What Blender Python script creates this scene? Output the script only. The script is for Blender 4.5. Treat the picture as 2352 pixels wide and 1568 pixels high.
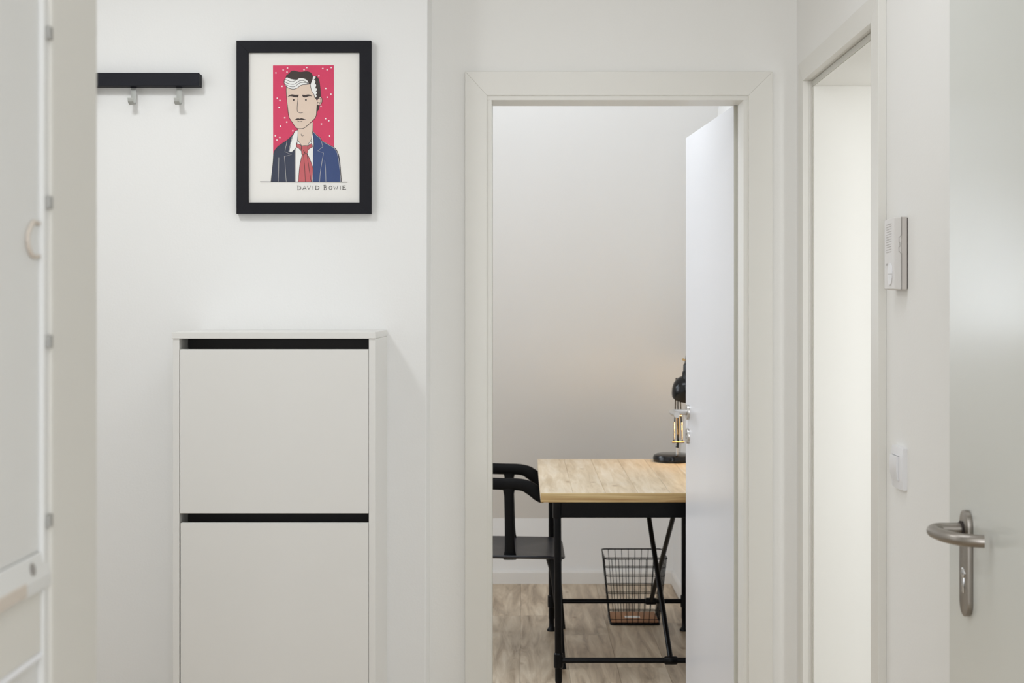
import bpy, bmesh, math, random
from mathutils import Vector, Matrix

random.seed(7)
for o in list(bpy.data.objects):
    bpy.data.objects.remove(o)
S = bpy.context.scene
COL = S.collection
PI = math.pi

# ------------------------------------------------------------------ camera
H = 1.41            # eye height
F = 3050.0          # focal length in pixels of the 2352 wide frame
cam = bpy.data.cameras.new('camera')
cam.sensor_width = 36.0
cam.lens = 36.0 * F / 2352.0
cam.shift_x = -(1201 - 1176) / 2352.0
cam.shift_y = -(784 - 702) / 2352.0
cam.clip_start = 0.05
cam.dof.use_dof = True
cam.dof.focus_distance = 3.35
cam.dof.aperture_fstop = 7.1
camo = bpy.data.objects.new('camera', cam)
COL.objects.link(camo)
camo.location = (0, 0, H)
camo.rotation_euler = (PI / 2, 0, 0)
S.camera = camo

# ------------------------------------------------------------------ world, lights, exposure
w = bpy.data.worlds.new('world')
S.world = w
w.use_nodes = True
w.node_tree.nodes['Background'].inputs[0].default_value = (0.75, 0.85, 1.0, 1)
w.node_tree.nodes['Background'].inputs[1].default_value = 0.6


def area(name, loc, target, sx, sy, power, col):
    l = bpy.data.lights.new(name, 'AREA')
    l.shape = 'RECTANGLE'
    l.size = sx
    l.size_y = sy
    l.energy = power
    l.color = col
    o = bpy.data.objects.new(name, l)
    COL.objects.link(o)
    o.location = loc
    o.rotation_euler = (Vector(target) - Vector(loc)).to_track_quat('-Z', 'Y').to_euler()
    return o


def point(name, loc, power, col, r):
    l = bpy.data.lights.new(name, 'POINT')
    l.energy = power
    l.color = col
    l.shadow_soft_size = r
    o = bpy.data.objects.new(name, l)
    COL.objects.link(o)
    o.location = loc
    return o


WARM = (0.925, 0.962, 1.02)
area('hall_ceiling_light', (-1.02, 2.62, 2.44), (-1.0, 2.75, 0), 0.20, 0.20, 7.2, (0.96, 0.985, 1.0))
area('hall_left_fill', (-1.95, 2.3, 1.55), (0.3, 2.9, 1.35), 1.3, 1.9, 5.5, (0.92, 0.96, 1.0))  # added fill that brightens the left end of the picture wall
area('entry_fill', (0.1, 0.3, 2.44), (0.1, 0.9, 0), 0.7, 1.0, 4.5, WARM)  # added overhead fill near the camera, no fixture behind it
area('hall_door_fill', (0.12, 2.3, 2.44), (0.16, 3.0, 0.6), 0.7, 0.7, 5.6, WARM)  # extra fill added to lift the door wall and right wall
area('corridor_fill', (0.1, -0.75, 1.5), (0.1, 3, 1.4), 0.8, 1.6, 18.0, WARM)  # added soft frontal fill from behind the camera
area('bathroom_light', (1.22, 1.85, 1.35), (0.9, 3.5, 1.35), 0.35, 1.6, 12.5, (0.96, 0.98, 1.0))
area('bathroom_side_fill', (2.3, 3.1, 1.55), (0.0, 3.2, 1.3), 0.7, 1.3, 7.0, (0.95, 0.98, 1.0))  # added lamp, not a window: throws bathroom light onto the cabinet side
area('study_window_light', (-1.95, 5.05, 1.25), (0.5, 5.25, 0.75), 1.1, 1.3, 13.0, (0.86, 0.93, 1.03))
area('study_roof_window_light', (-1.11, 5.62, 1.60), (-1.11, 5.62 - 0.766, 1.60 - 0.643), 0.80, 0.80, 15.0, (0.87, 0.94, 1.02))
area('study_fill', (0.0, 4.35, 2.4), (0.1, 5.2, 0), 0.9, 0.5, 8.0, (0.88, 0.94, 1.02))  # added overhead fill for the slope and desk, not a real fitting

S.view_settings.view_transform = 'Standard'
S.view_settings.look = 'None'
S.view_settings.gamma = 1
S.view_settings.use_curve_mapping = False
S.view_settings.exposure = -0.04
S.cycles.max_bounces = 12
S.cycles.diffuse_bounces = 8


# ------------------------------------------------------------------ materials
def lin(c):
    return tuple(((v / 255.0) / 12.92 if v / 255.0 <= 0.04045 else ((v / 255.0 + 0.055) / 1.055) ** 2.4) for v in c)


def new_mat(name):
    m = bpy.data.materials.new(name)
    m.use_nodes = True
    nt = m.node_tree
    return m, nt, nt.nodes['Principled BSDF']


def mat(name, rgb, rough=0.5, metal=0.0, spec=0.5, var=0.03, vscale=6.0, bump=0.0, bscale=200.0, coat=0.0):
    """plain procedural material: base colour with a slight noise variation, optional fine relief"""
    m, nt, p = new_mat(name)
    c = lin(rgb)
    tc = nt.nodes.new('ShaderNodeTexCoord')
    nz = nt.nodes.new('ShaderNodeTexNoise')
    nz.inputs['Scale'].default_value = vscale
    nz.inputs['Detail'].default_value = 3
    nt.links.new(tc.outputs['Object'], nz.inputs['Vector'])
    mx = nt.nodes.new('ShaderNodeMix')
    mx.data_type = 'RGBA'
    mx.inputs[6].default_value = tuple(v * (1 - var) for v in c) + (1,)
    mx.inputs[7].default_value = tuple(min(1, v * (1 + var)) for v in c) + (1,)
    nt.links.new(nz.outputs['Fac'], mx.inputs[0])
    nt.links.new(mx.outputs[2], p.inputs['Base Color'])
    p.inputs['Roughness'].default_value = rough
    p.inputs['Metallic'].default_value = metal
    p.inputs['Specular IOR Level'].default_value = spec
    p.inputs['Coat Weight'].default_value = coat
    if bump > 0:
        n2 = nt.nodes.new('ShaderNodeTexNoise')
        n2.inputs['Scale'].default_value = bscale
        n2.inputs['Detail'].default_value = 4
        nt.links.new(tc.outputs['Object'], n2.inputs['Vector'])
        b = nt.nodes.new('ShaderNodeBump')
        b.inputs['Strength'].default_value = bump
        b.inputs['Distance'].default_value = 0.001
        nt.links.new(n2.outputs['Fac'], b.inputs['Height'])
        nt.links.new(b.outputs['Normal'], p.inputs['Normal'])
    return m


def wood_mat(name, dark, mid, light, long_axis='Y', stretch=14.0, scale=2.2, rough=0.5, knots=True, contrast=0.25, per_obj=0.12):
    m, nt, p = new_mat(name)
    tc = nt.nodes.new('ShaderNodeTexCoord')
    oi = nt.nodes.new('ShaderNodeObjectInfo')
    mul = nt.nodes.new('ShaderNodeMath')
    mul.operation = 'MULTIPLY'
    mul.inputs[1].default_value = 37.0
    nt.links.new(oi.outputs['Random'], mul.inputs[0])
    add = nt.nodes.new('ShaderNodeVectorMath')
    add.operation = 'ADD'
    nt.links.new(tc.outputs['Object'], add.inputs[0])
    nt.links.new(mul.outputs[0], add.inputs[1])
    mp = nt.nodes.new('ShaderNodeMapping')
    sc = {'X': (1, stretch, stretch), 'Y': (stretch, 1, stretch), 'Z': (stretch, stretch, 1)}[long_axis]
    mp.inputs['Scale'].default_value = sc
    nt.links.new(add.outputs[0], mp.inputs['Vector'])
    n1 = nt.nodes.new('ShaderNodeTexNoise')
    n1.inputs['Scale'].default_value = scale
    n1.inputs['Detail'].default_value = 6
    n1.inputs['Roughness'].default_value = 0.6
    n1.inputs['Distortion'].default_value = 0.8
    nt.links.new(mp.outputs[0], n1.inputs['Vector'])
    cr = nt.nodes.new('ShaderNodeValToRGB')
    e = cr.color_ramp.elements
    e[0].position = 0.5 - contrast
    e[0].color = lin(dark) + (1,)
    e[1].position = 0.5 + contrast
    e[1].color = lin(light) + (1,)
    k = e.new(0.5)
    k.color = lin(mid) + (1,)
    nt.links.new(n1.outputs['Fac'], cr.inputs['Fac'])
    out = cr.outputs['Color']
    # broad tone patches
    n3 = nt.nodes.new('ShaderNodeTexNoise')
    n3.inputs['Scale'].default_value = 5.0
    nt.links.new(add.outputs[0], n3.inputs['Vector'])
    hsv = nt.nodes.new('ShaderNodeHueSaturation')
    mr = nt.nodes.new('ShaderNodeMapRange')
    mr.inputs['To Min'].default_value = 0.88
    mr.inputs['To Max'].default_value = 1.12
    nt.links.new(n3.outputs['Fac'], mr.inputs['Value'])
    mr2 = nt.nodes.new('ShaderNodeMapRange')
    mr2.inputs['To Min'].default_value = 1 - per_obj
    mr2.inputs['To Max'].default_value = 1 + per_obj
    nt.links.new(oi.outputs['Random'], mr2.inputs['Value'])
    mm = nt.nodes.new('ShaderNodeMath')
    mm.operation = 'MULTIPLY'
    nt.links.new(mr.outputs[0], mm.inputs[0])
    nt.links.new(mr2.outputs[0], mm.inputs[1])
    nt.links.new(mm.outputs[0], hsv.inputs['Value'])
    nt.links.new(out, hsv.inputs['Color'])
    out = hsv.outputs['Color']
    if knots:
        vo = nt.nodes.new('ShaderNodeTexVoronoi')
        vo.inputs['Scale'].default_value = 5.0
        mp2 = nt.nodes.new('ShaderNodeMapping')
        mp2.inputs['Scale'].default_value = {'X': (0.8, 1.5, 1.5), 'Y': (1.5, 0.8, 1.5), 'Z': (1.5, 1.5, 0.8)}[long_axis]
        nt.links.new(add.outputs[0], mp2.inputs['Vector'])
        nt.links.new(mp2.outputs[0], vo.inputs['Vector'])
        kr = nt.nodes.new('ShaderNodeValToRGB')
        kr.color_ramp.elements[0].position = 0.04
        kr.color_ramp.elements[0].color = (0.55, 0.45, 0.36, 1)
        kr.color_ramp.elements[1].position = 0.11
        kr.color_ramp.elements[1].color = (1, 1, 1, 1)
        nt.links.new(vo.outputs['Distance'], kr.inputs['Fac'])
        mx = nt.nodes.new('ShaderNodeMix')
        mx.data_type = 'RGBA'
        mx.blend_type = 'MULTIPLY'
        mx.inputs[0].default_value = 0.8
        nt.links.new(out, mx.inputs[6])
        nt.links.new(kr.outputs['Color'], mx.inputs[7])
        out = mx.outputs[2]
    nt.links.new(out, p.inputs['Base Color'])
    p.inputs['Roughness'].default_value = rough
    b = nt.nodes.new('ShaderNodeBump')
    b.inputs['Strength'].default_value = 0.15
    b.inputs['Distance'].default_value = 0.001
    nt.links.new(n1.outputs['Fac'], b.inputs['Height'])
    nt.links.new(b.outputs['Normal'], p.inputs['Normal'])
    return m


def brushed(name, rgb, rough=0.32):
    m, nt, p = new_mat(name)
    p.inputs['Base Color'].default_value = lin(rgb) + (1,)
    p.inputs['Metallic'].default_value = 1.0
    tc = nt.nodes.new('ShaderNodeTexCoord')
    mp = nt.nodes.new('ShaderNodeMapping')
    mp.inputs['Scale'].default_value = (30, 900, 900)
    nz = nt.nodes.new('ShaderNodeTexNoise')
    nz.inputs['Scale'].default_value = 1.0
    nt.links.new(tc.outputs['Object'], mp.inputs['Vector'])
    nt.links.new(mp.outputs[0], nz.inputs['Vector'])
    mr = nt.nodes.new('ShaderNodeMapRange')
    mr.inputs['To Min'].default_value = rough - 0.08
    mr.inputs['To Max'].default_value = rough + 0.1
    nt.links.new(nz.outputs['Fac'], mr.inputs['Value'])
    nt.links.new(mr.outputs[0], p.inputs['Roughness'])
    return m


def emit(name, rgb, strength):
    m, nt, p = new_mat(name)
    p.inputs['Base Color'].default_value = rgb + (1,)
    p.inputs['Emission Color'].default_value = rgb + (1,)
    p.inputs['Emission Strength'].default_value = strength
    return m


M = {}
M['wall'] = mat('white_wall_paint', (233, 233, 232), 0.75, spec=0.25, var=0.012, vscale=1.5, bump=0.25, bscale=160)
M['wall_warm'] = mat('offwhite_wall_paint', (231, 230, 227), 0.75, spec=0.25, var=0.012, vscale=1.5, bump=0.25, bscale=160)
M['ceiling'] = mat('ceiling_paint', (240, 240, 238), 0.85, spec=0.2, bump=0.1)
M['casing'] = mat('door_frame_laminate', (221, 219, 213), 0.38, var=0.01)
M['seal'] = mat('grey_rubber_seal', (200, 198, 190), 0.7)
M['leaf'] = mat('white_door_laminate', (213, 213, 215), 0.32, var=0.01)
M['leaf_edge'] = mat('door_edge_band', (200, 199, 190), 0.45)
M['entry'] = mat('entrance_door_lacquer', (211, 213, 208), 0.3, spec=0.6, var=0.0, coat=0.65)
M['entry'].node_tree.nodes['Principled BSDF'].inputs['Coat IOR'].default_value = 1.45
M['entry'].node_tree.nodes['Principled BSDF'].inputs['Coat Roughness'].default_value = 0.2
M['cab'] = mat('white_foil_cabinet', (224, 223, 220), 0.42, var=0.01)
M['cabin_dark'] = mat('black_plastic_tray', (44, 41, 40), 0.6)
M['base'] = mat('baseboard_paint', (226, 224, 220), 0.45)
M['black_metal'] = mat('black_powder_coat', (4, 4, 6), 0.32, spec=0.16, var=0.1, bump=0.1)
M['black_plastic'] = mat('charcoal_black_plastic', (5, 5, 6), 0.5, spec=0.16, var=0.1, bump=0.12, bscale=300)
M['seat_plastic'] = mat('sheen_tint_seat_plastic', (27, 29, 37), 0.34, spec=0.5, var=0.1, bump=0.12, bscale=300)  # bluish window reflection on the seat put into the base colour
M['frame_black'] = mat('black_picture_frame', (30, 30, 35), 0.6, spec=0.15, var=0.08, bump=0.15, bscale=260)
M['rail_black'] = mat('black_rail_lacquer', (33, 34, 40), 0.6, spec=0.15, var=0.08, bump=0.15, bscale=260)
M['lamp_black'] = mat('glossy_black_enamel', (7, 7, 9), 0.16, spec=0.4, var=0.05)
M['steel'] = brushed('brushed_steel', (158, 152, 145), 0.34)
M['satin'] = brushed('satin_nickel', (205, 203, 200), 0.3)
M['hook'] = mat('matt_nickel_hook', (176, 177, 173), 0.62, metal=0.35, spec=0.2, var=0.02)
M['chrome'] = mat('chrome_plate', (215, 215, 215), 0.12, metal=1.0)
M['intercom'] = mat('intercom_plastic', (214, 211, 208), 0.4, var=0.01)
M['intercom_side'] = mat('intercom_housing', (196, 190, 185), 0.45, var=0.01)
M['switch'] = mat('switch_plastic', (229, 229, 231), 0.28, var=0.01)
M['dark_gap'] = mat('dark_gap', (52, 44, 42), 0.8)
M['slot'] = mat('pale_slot', (196, 193, 190), 0.6)
M['groove'] = mat('grey_groove', (150, 146, 142), 0.7)
M['paper'] = mat('mat_paper', (240, 238, 234), 0.85, var=0.01)
M['cardboard'] = mat('brown_board', (165, 120, 86), 0.7, var=0.12, vscale=20)
M['hinge'] = mat('grey_hinge_metal', (160, 159, 155), 0.4, metal=0.4)
M['beige'] = mat('beige_panel', (216, 214, 208), 0.6, var=0.01)
M['rosy'] = mat('rosy_beige_edge', (206, 196, 185), 0.6)
M['panel'] = mat('satin_white_panel', (218, 218, 216), 0.4, var=0.01)
M['pine'] = wood_mat('pine_board', (192, 172, 142), (212, 195, 168), (226, 214, 194), 'Y', 12, 3.0, 0.42, True, 0.2, 0.05)
M['pine_edge'] = wood_mat('pine_edge_grain', (165, 130, 82), (192, 163, 112), (212, 188, 140), 'X', 34, 1.6, 0.45, False, 0.12, 0.0)
M['floor'] = wood_mat('oak_laminate', (132, 112, 90), (192, 174, 150), (222, 208, 186), 'Y', 9, 2.6, 0.4, True, 0.24, 0.15)
M['bulb'] = emit('warm_bulb', (1.0, 0.62, 0.25), 25.0)
M['bulb_tint'] = mat('bulb_tint_metal', (215, 180, 125), 0.25, metal=1.0)  # warm bulb glow on the lamp fittings put into the metal colour


# ------------------------------------------------------------------ mesh helpers
def root_of(o):
    while o.parent:
        o = o.parent
    return o


def link(name, me, parent=None):
    o = bpy.data.objects.new(name, me)
    COL.objects.link(o)
    if parent is not None:
        o.parent = parent
    return o


def obj(name, bm, m, parent=None, smooth=False, mods=None, kind=None):
    """bmesh in world coordinates -> one mesh object (under parent, if given)"""
    bmesh.ops.recalc_face_normals(bm, faces=bm.faces[:])
    me = bpy.data.meshes.new(name)
    bm.to_mesh(me)
    bm.free()
    for mm in (m if isinstance(m, (list, tuple)) else [m]):
        me.materials.append(mm)
    # put the origin at the middle of the part
    co = [v.co for v in me.vertices]
    mn = Vector([min(c[i] for c in co) for i in range(3)])
    mx = Vector([max(c[i] for c in co) for i in range(3)])
    c = (mn + mx) / 2
    if parent is None:
        c.z = mn.z
    me.transform(Matrix.Translation(-c))
    o = link(name, me, parent)
    if parent is None:
        o.location = c
    else:
        o.location = c - world_loc(parent)
    if smooth:
        for p in me.polygons:
            p.use_smooth = True
        try:
            me.set_sharp_from_angle(angle=math.radians(40))
        except Exception:
            pass
    if kind:
        o['kind'] = kind
    return o


def world_loc(o):
    v = Vector((0, 0, 0))
    while o:
        v += o.location
        o = o.parent
    return v


def thing(name, loc, label, cat, kind=None):
    o = bpy.data.objects.new(name, None)
    o.empty_display_size = 0.05
    COL.objects.link(o)
    o.location = loc
    if label:
        o['label'] = label
    if cat:
        o['category'] = cat
    if kind:
        o['kind'] = kind
    return o


def B():
    return bmesh.new()


def box(bm, x0, x1, y0, y1, z0, z1, bev=0.0, seg=2):
    t = bmesh.new()
    bmesh.ops.create_cube(t, size=1.0)
    for v in t.verts:
        v.co = Vector(((x0 + x1) / 2 + v.co.x * abs(x1 - x0), (y0 + y1) / 2 + v.co.y * abs(y1 - y0), (z0 + z1) / 2 + v.co.z * abs(z1 - z0)))
    if bev > 0:
        bmesh.ops.bevel(t, geom=t.edges[:], offset=bev, segments=seg, affect='EDGES', profile=0.5)
    join(bm, t)
    return bm


def join(bm, t):
    me = bpy.data.meshes.new('tmp')
    t.to_mesh(me)
    t.free()
    bm.from_mesh(me)
    bpy.data.meshes.remove(me)


def hexa(bm, pts, bev=0.0):
    """8 points: bottom ring 0-3, top ring 4-7"""
    t = bmesh.new()
    v = [t.verts.new(p) for p in pts]
    for f in ((0, 1, 2, 3), (4, 5, 6, 7), (0, 1, 5, 4), (1, 2, 6, 5), (2, 3, 7, 6), (3, 0, 4, 7)):
        t.faces.new([v[i] for i in f])
    bmesh.ops.recalc_face_normals(t, faces=t.faces[:])
    if bev > 0:
        bmesh.ops.bevel(t, geom=t.edges[:], offset=bev, segments=2, affect='EDGES', profile=0.5)
    join(bm, t)
    return bm


def prism(bm, poly, axis, a0, a1, bev=0.0):
    """extrude 2-D polygon along axis; poly holds the two other coordinates in xyz order"""
    t = bmesh.new()

    def P(p, a):
        if axis == 'X':
            return (a, p[0], p[1])
        if axis == 'Y':
            return (p[0], a, p[1])
        return (p[0], p[1], a)
    v0 = [t.verts.new(P(p, a0)) for p in poly]
    v1 = [t.verts.new(P(p, a1)) for p in poly]
    t.faces.new(v0)
    t.faces.new(v1[::-1])
    n = len(poly)
    for i in range(n):
        t.faces.new((v0[i], v0[(i + 1) % n], v1[(i + 1) % n], v1[i]))
    bmesh.ops.recalc_face_normals(t, faces=t.faces[:])
    if bev > 0:
        ed = [e for e in t.edges if len(e.link_faces) == 2 and e.calc_face_angle(0) > 0.6]
        bmesh.ops.bevel(t, geom=ed, offset=bev, segments=2, affect='EDGES', profile=0.5)
    join(bm, t)
    return bm


def catmull(pts, n=6, closed=False):
    out = []
    m = len(pts)
    rng = range(m) if closed else range(m - 1)
    for i in rng:
        p0 = pts[(i - 1) % m] if closed or i > 0 else pts[i]
        p1 = pts[i]
        p2 = pts[(i + 1) % m]
        p3 = pts[(i + 2) % m] if closed or i + 2 < m else pts[(i + 1) % m]
        for k in range(n):
            t = k / n
            out.append(tuple(0.5 * ((2 * b) + (-a + c) * t + (2 * a - 5 * b + 4 * c - d) * t * t + (-a + 3 * b - 3 * c + d) * t ** 3)
                             for a, b, c, d in zip(p0, p1, p2, p3)))
    if not closed:
        out.append(tuple(pts[-1]))
    return out


def tube(bm, pts, r, seg=12, closed=False, up=(0, 0, 1), ry=None, cap=True, power=2.0):
    """sweep an ellipse (radius r sideways, ry along `up`) through pts"""
    t = bmesh.new()
    P = [Vector(p) for p in pts]
    n = len(P)
    rr = r if isinstance(r, (list, tuple)) else [r] * n
    qq = ry if isinstance(ry, (list, tuple)) else ([ry] * n if ry is not None else rr)
    up = Vector(up)
    rings = []
    for i in range(n):
        if closed:
            d = P[(i + 1) % n] - P[(i - 1) % n]
        elif i == 0:
            d = P[1] - P[0]
        elif i == n - 1:
            d = P[-1] - P[-2]
        else:
            d = (P[i + 1] - P[i]).normalized() + (P[i] - P[i - 1]).normalized()
        d.normalize()
        u = up
        if abs(d.dot(u)) > 0.98:
            u = Vector((1, 0, 0)) if abs(d.x) < 0.9 else Vector((0, 1, 0))
        s = d.cross(u).normalized()
        v = s.cross(d).normalized()
        ring = []
        for k in range(seg):
            a = 2 * PI * k / seg
            ca, sa = math.cos(a), math.sin(a)
            ca = math.copysign(abs(ca) ** (2 / power), ca)
            sa = math.copysign(abs(sa) ** (2 / power), sa)
            ring.append(t.verts.new(P[i] + s * (rr[i] * ca) + v * (qq[i] * sa)))
        rings.append(ring)
    for i in range(n if closed else n - 1):
        a, b = rings[i], rings[(i + 1) % n]
        for k in range(seg):
            t.faces.new((a[k], a[(k + 1) % seg], b[(k + 1) % seg], b[k]))
    if not closed and cap:
        t.faces.new(rings[0])
        t.faces.new(rings[-1][::-1])
    join(bm, t)
    return bm


def lathe(bm, prof, c, seg=32, axis=(0, 0, 1)):
    """prof: list of (radius, height) turned around axis through c"""
    t = bmesh.new()
    q = Vector((0, 0, 1)).rotation_difference(Vector(axis).normalized())
    rings = []
    for r, h in prof:
        if r <= 1e-6:
            rings.append([t.verts.new(Vector(c) + q @ Vector((0, 0, h)))])
        else:
            rings.append([t.verts.new(Vector(c) + q @ Vector((r * math.cos(2 * PI * k / seg), r * math.sin(2 * PI * k / seg), h))) for k in range(seg)])
    for a, b in zip(rings[:-1], rings[1:]):
        for k in range(seg):
            k2 = (k + 1) % seg
            if len(a) == 1 and len(b) == 1:
                continue
            if len(a) == 1:
                t.faces.new((a[0], b[k2], b[k]))
            elif len(b) == 1:
                t.faces.new((a[k], a[k2], b[0]))
            else:
                t.faces.new((a[k], a[k2], b[k2], b[k]))
    join(bm, t)
    return bm


def struct(name, bm, m, parent=None, smooth=False, label=None):
    o = obj(name, bm, m, parent, smooth)
    if parent is None:
        o['kind'] = 'structure'
        if label:
            o['label'] = label
    return o


# ------------------------------------------------------------------ key planes (metres)
YB = 3.639          # wall with the study door, hall side
YC = 3.490          # wall with the shoe cabinet and the picture
YS = 3.830          # study side of the door wall
YF = 6.751          # far knee wall of the study
XCORN = -0.2506     # outside corner between the two hall walls
XSR = 0.765         # right wall of the study
CEIL = 2.50


def XR(y, off=0.0):     # right hall wall, very slightly out of square
    return 0.7026 + 0.0128 * y + off


# ------------------------------------------------------------------ setting: hall walls
bm = B()   # picture wall, its edge a little out of plumb
hexa(bm, [(-2.1, YC, 0), (XCORN - 0.0065, YC, 0), (XCORN - 0.0065, YB + 0.05, 0), (-2.1, YB + 0.05, 0),
          (-2.1, YC, CEIL), (XCORN + 0.001, YC, CEIL), (XCORN + 0.001, YB + 0.05, CEIL), (-2.1, YB + 0.05, CEIL)], 0.002)
struct('wall_back', bm, M['wall'], label='white wall behind the shoe cabinet and the framed picture')

DX0, DX1, DZ = -0.0987, 0.617, 1.9855     # study door: clear opening inside the casing
bm = B()
box(bm, XCORN - 0.02, DX0 - 0.02, YB, YS, 0, CEIL)
box(bm, DX1 + 0.02, 0.95, YB, YS, 0, CEIL)
box(bm, DX0 - 0.02, DX1 + 0.02, YB, YS, DZ + 0.02, CEIL)
struct('wall_front', bm, M['wall_warm'], label='off-white wall around the open study door')

# right wall of the hall with the bathroom doorway
RY0, RY1, RZ = 2.816, 3.544, 2.0105


def wallR(bm, y0, y1, z0, z1, off0, off1):
    hexa(bm, [(XR(y0, off0), y0, z0), (XR(y0, off1), y0, z0), (XR(y1, off1), y1, z0), (XR(y1, off0), y1, z0),
              (XR(y0, off0), y0, z1), (XR(y0, off1), y0, z1), (XR(y1, off1), y1, z1), (XR(y1, off0), y1, z1)])


bm = B()
wallR(bm, RY1 + 0.03, YB, 0, CEIL, 0.001, 0.19)
wallR(bm, 2.7545, RY1 + 0.03, RZ + 0.03, CEIL, 0.001, 0.19)
wallR(bm, 2.760, RY0 - 0.03, 0, RZ + 0.03, 0.001, 0.19)
wallR(bm, 1.30, 2.760, 0, CEIL, 0.0165, 0.19)
wallR(bm, 2.7545, 2.7605, 0, CEIL, 0.0160, 0.19)
wallR(bm, -1.0, 1.30, 0, CEIL, 0.0165, 0.19)
struct('wall_right', bm, M['wall_warm'], label='off-white side wall with the doorway, intercom and switch')

bm = B()
box(bm, -0.62, -0.45, 1.267, 1.406, 0, CEIL, 0.004)
box(bm, -0.62, -0.475, -1.0, 1.267, 0, CEIL)
struct('wall_left', bm, M['beige'], label='blurred beige wall end close to the camera')

bm = B()
box(bm, -2.1, 0.95, -1.1, -1.0, 0, CEIL)
struct('wall_entry', bm, M['wall'])
bm = B()
box(bm, -2.2, -2.1, -1.1, YB, 0, CEIL)
box(bm, -2.1, -0.62, 1.1, 1.2, 0, CEIL)
struct('wall_side', bm, M['wall'])
bm = B()
box(bm, -2.2, 2.5, -1.1, YS, CEIL, CEIL + 0.08)
struct('ceiling', bm, M['ceiling'])

# bathroom beyond the right doorway
bm = B()
box(bm, 0.93, 2.4, 3.75, 3.83, 0, CEIL)
box(bm, 2.4, 2.5, 1.2, 3.83, 0, CEIL)
box(bm, 0.93, 2.5, 1.2, 1.28, 0, CEIL)
struct('wall_bathroom', bm, M['wall'])

# study shell
bm = B()
box(bm, -2.2, XSR + 0.1, YF, YF + 0.1, 0, 0.36)
struct('wall_far', bm, M['wall'], label='low knee wall at the far end of the study')
SL = math.radians(50)
ytop = YF - (CEIL - 0.33) / math.tan(SL)
bm = B()
hexa(bm, [(-2.2, YF, 0.33), (XSR + 0.1, YF, 0.33), (XSR + 0.1, YF + 0.12, 0.33), (-2.2, YF + 0.12, 0.33),
          (-2.2, ytop, CEIL), (XSR + 0.1, ytop, CEIL), (XSR + 0.1, ytop + 0.12, CEIL), (-2.2, ytop + 0.12, CEIL)])
struct('ceiling_sloped', bm, M['wall'], label='sloping attic ceiling above the desk')
bm = B()
box(bm, -2.2, XSR + 0.1, YS, ytop + 0.1, CEIL, CEIL + 0.08)
struct('ceiling_study', bm, M['ceiling'])
bm = B()
box(bm, XSR, XSR + 0.1, YS, YF, 0, CEIL)
struct('wall_study_right', bm, M['wall'])
bm = B()
box(bm, -2.2, -2.1, YS, YF, 0, CEIL)
struct('wall_study_left', bm, M['wall'])
bm = B()
box(bm, -2.2, XCORN - 0.02, YB + 0.05, YS, 0, CEIL)
struct('wall_study_front', bm, M['wall'])

# frame of the roof window in the slope, left of the desk
win = thing('window_1', (-1.11, 5.68, 1.60), 'white framed roof window in the study slope', None, 'structure')
sn = Vector((0, -math.sin(SL), -math.cos(SL)))       # into the room
su = Vector((0, -math.cos(SL), math.sin(SL)))        # up the slope
sc0 = Vector((-1.11, YF - (1.60 - 0.33) / math.tan(SL), 1.60))


def sbox(u0, u1, v0, v1, w0, w1):
    t = B()
    X = Vector((1, 0, 0))
    hexa(t, [tuple(sc0 + X * a + su * c + sn * d) for d, a, c in ((w0, u0, v0), (w0, u1, v0), (w0, u1, v1), (w0, u0, v1), (w1, u0, v0), (w1, u1, v0), (w1, u1, v1), (w1, u0, v1))], 0.003)
    return t


for q_ in ((-0.48, -0.41, -0.48, 0.48), (0.41, 0.48, -0.48, 0.48), (-0.41, 0.41, -0.48, -0.41), (-0.41, 0.41, 0.41, 0.48)):
    obj('window_frame', sbox(*q_, 0.0, 0.03), M['base'], win)

# baseboards of the study (rounded top edge)
bm = B()
prism(bm, [(YF - 0.015, 0.0), (YF - 0.015, 0.055), (YF - 0.011, 0.063), (YF - 0.0, 0.066), (YF, 0.0)], 'X', -2.1, XSR)
struct('baseboard_far', bm, M['base'], label='white baseboard along the far knee wall')
bm = B()
prism(bm, [(XSR - 0.013, 0.0), (XSR - 0.013, 0.055), (XSR - 0.009, 0.063), (XSR, 0.066), (XSR, 0.0)], 'Y', YS + 0.01, YF - 0.015)
struct('baseboard_right', bm, M['base'], label='white baseboard along the right study wall')
bm = B()
prism(bm, [(YC - 0.014, 0), (YC - 0.014, 0.055), (YC - 0.008, 0.064), (YC, 0.066), (YC, 0)], 'X', -2.1, XCORN - 0.01)
struct('baseboard_back', bm, M['base'])

# floor of single laminate planks, running away from the camera
bm = B()
box(bm, -2.2, 2.5, -1.1, YF + 0.1, -0.05, -0.009)
floor = struct('floor', bm, M['dark_gap'], label='grey-brown oak laminate floor')
PW, PL = 0.19, 1.28


def plank_mesh(wd, ln):
    t = bmesh.new()
    box(t, -wd / 2 + 0.0004, wd / 2 - 0.0004, -ln / 2 + 0.0004, ln / 2 - 0.0004, -0.009, 0.0, 0.0)
    top = [e for e in t.edges if all(v.co.z > -0.001 for v in e.verts)]
    bmesh.ops.bevel(t, geom=top, offset=0.0006, segments=1, affect='EDGES')
    me = bpy.data.meshes.new('floor_plank')
    t.to_mesh(me)
    t.free()
    me.materials.append(M['floor'])
    return me


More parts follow.
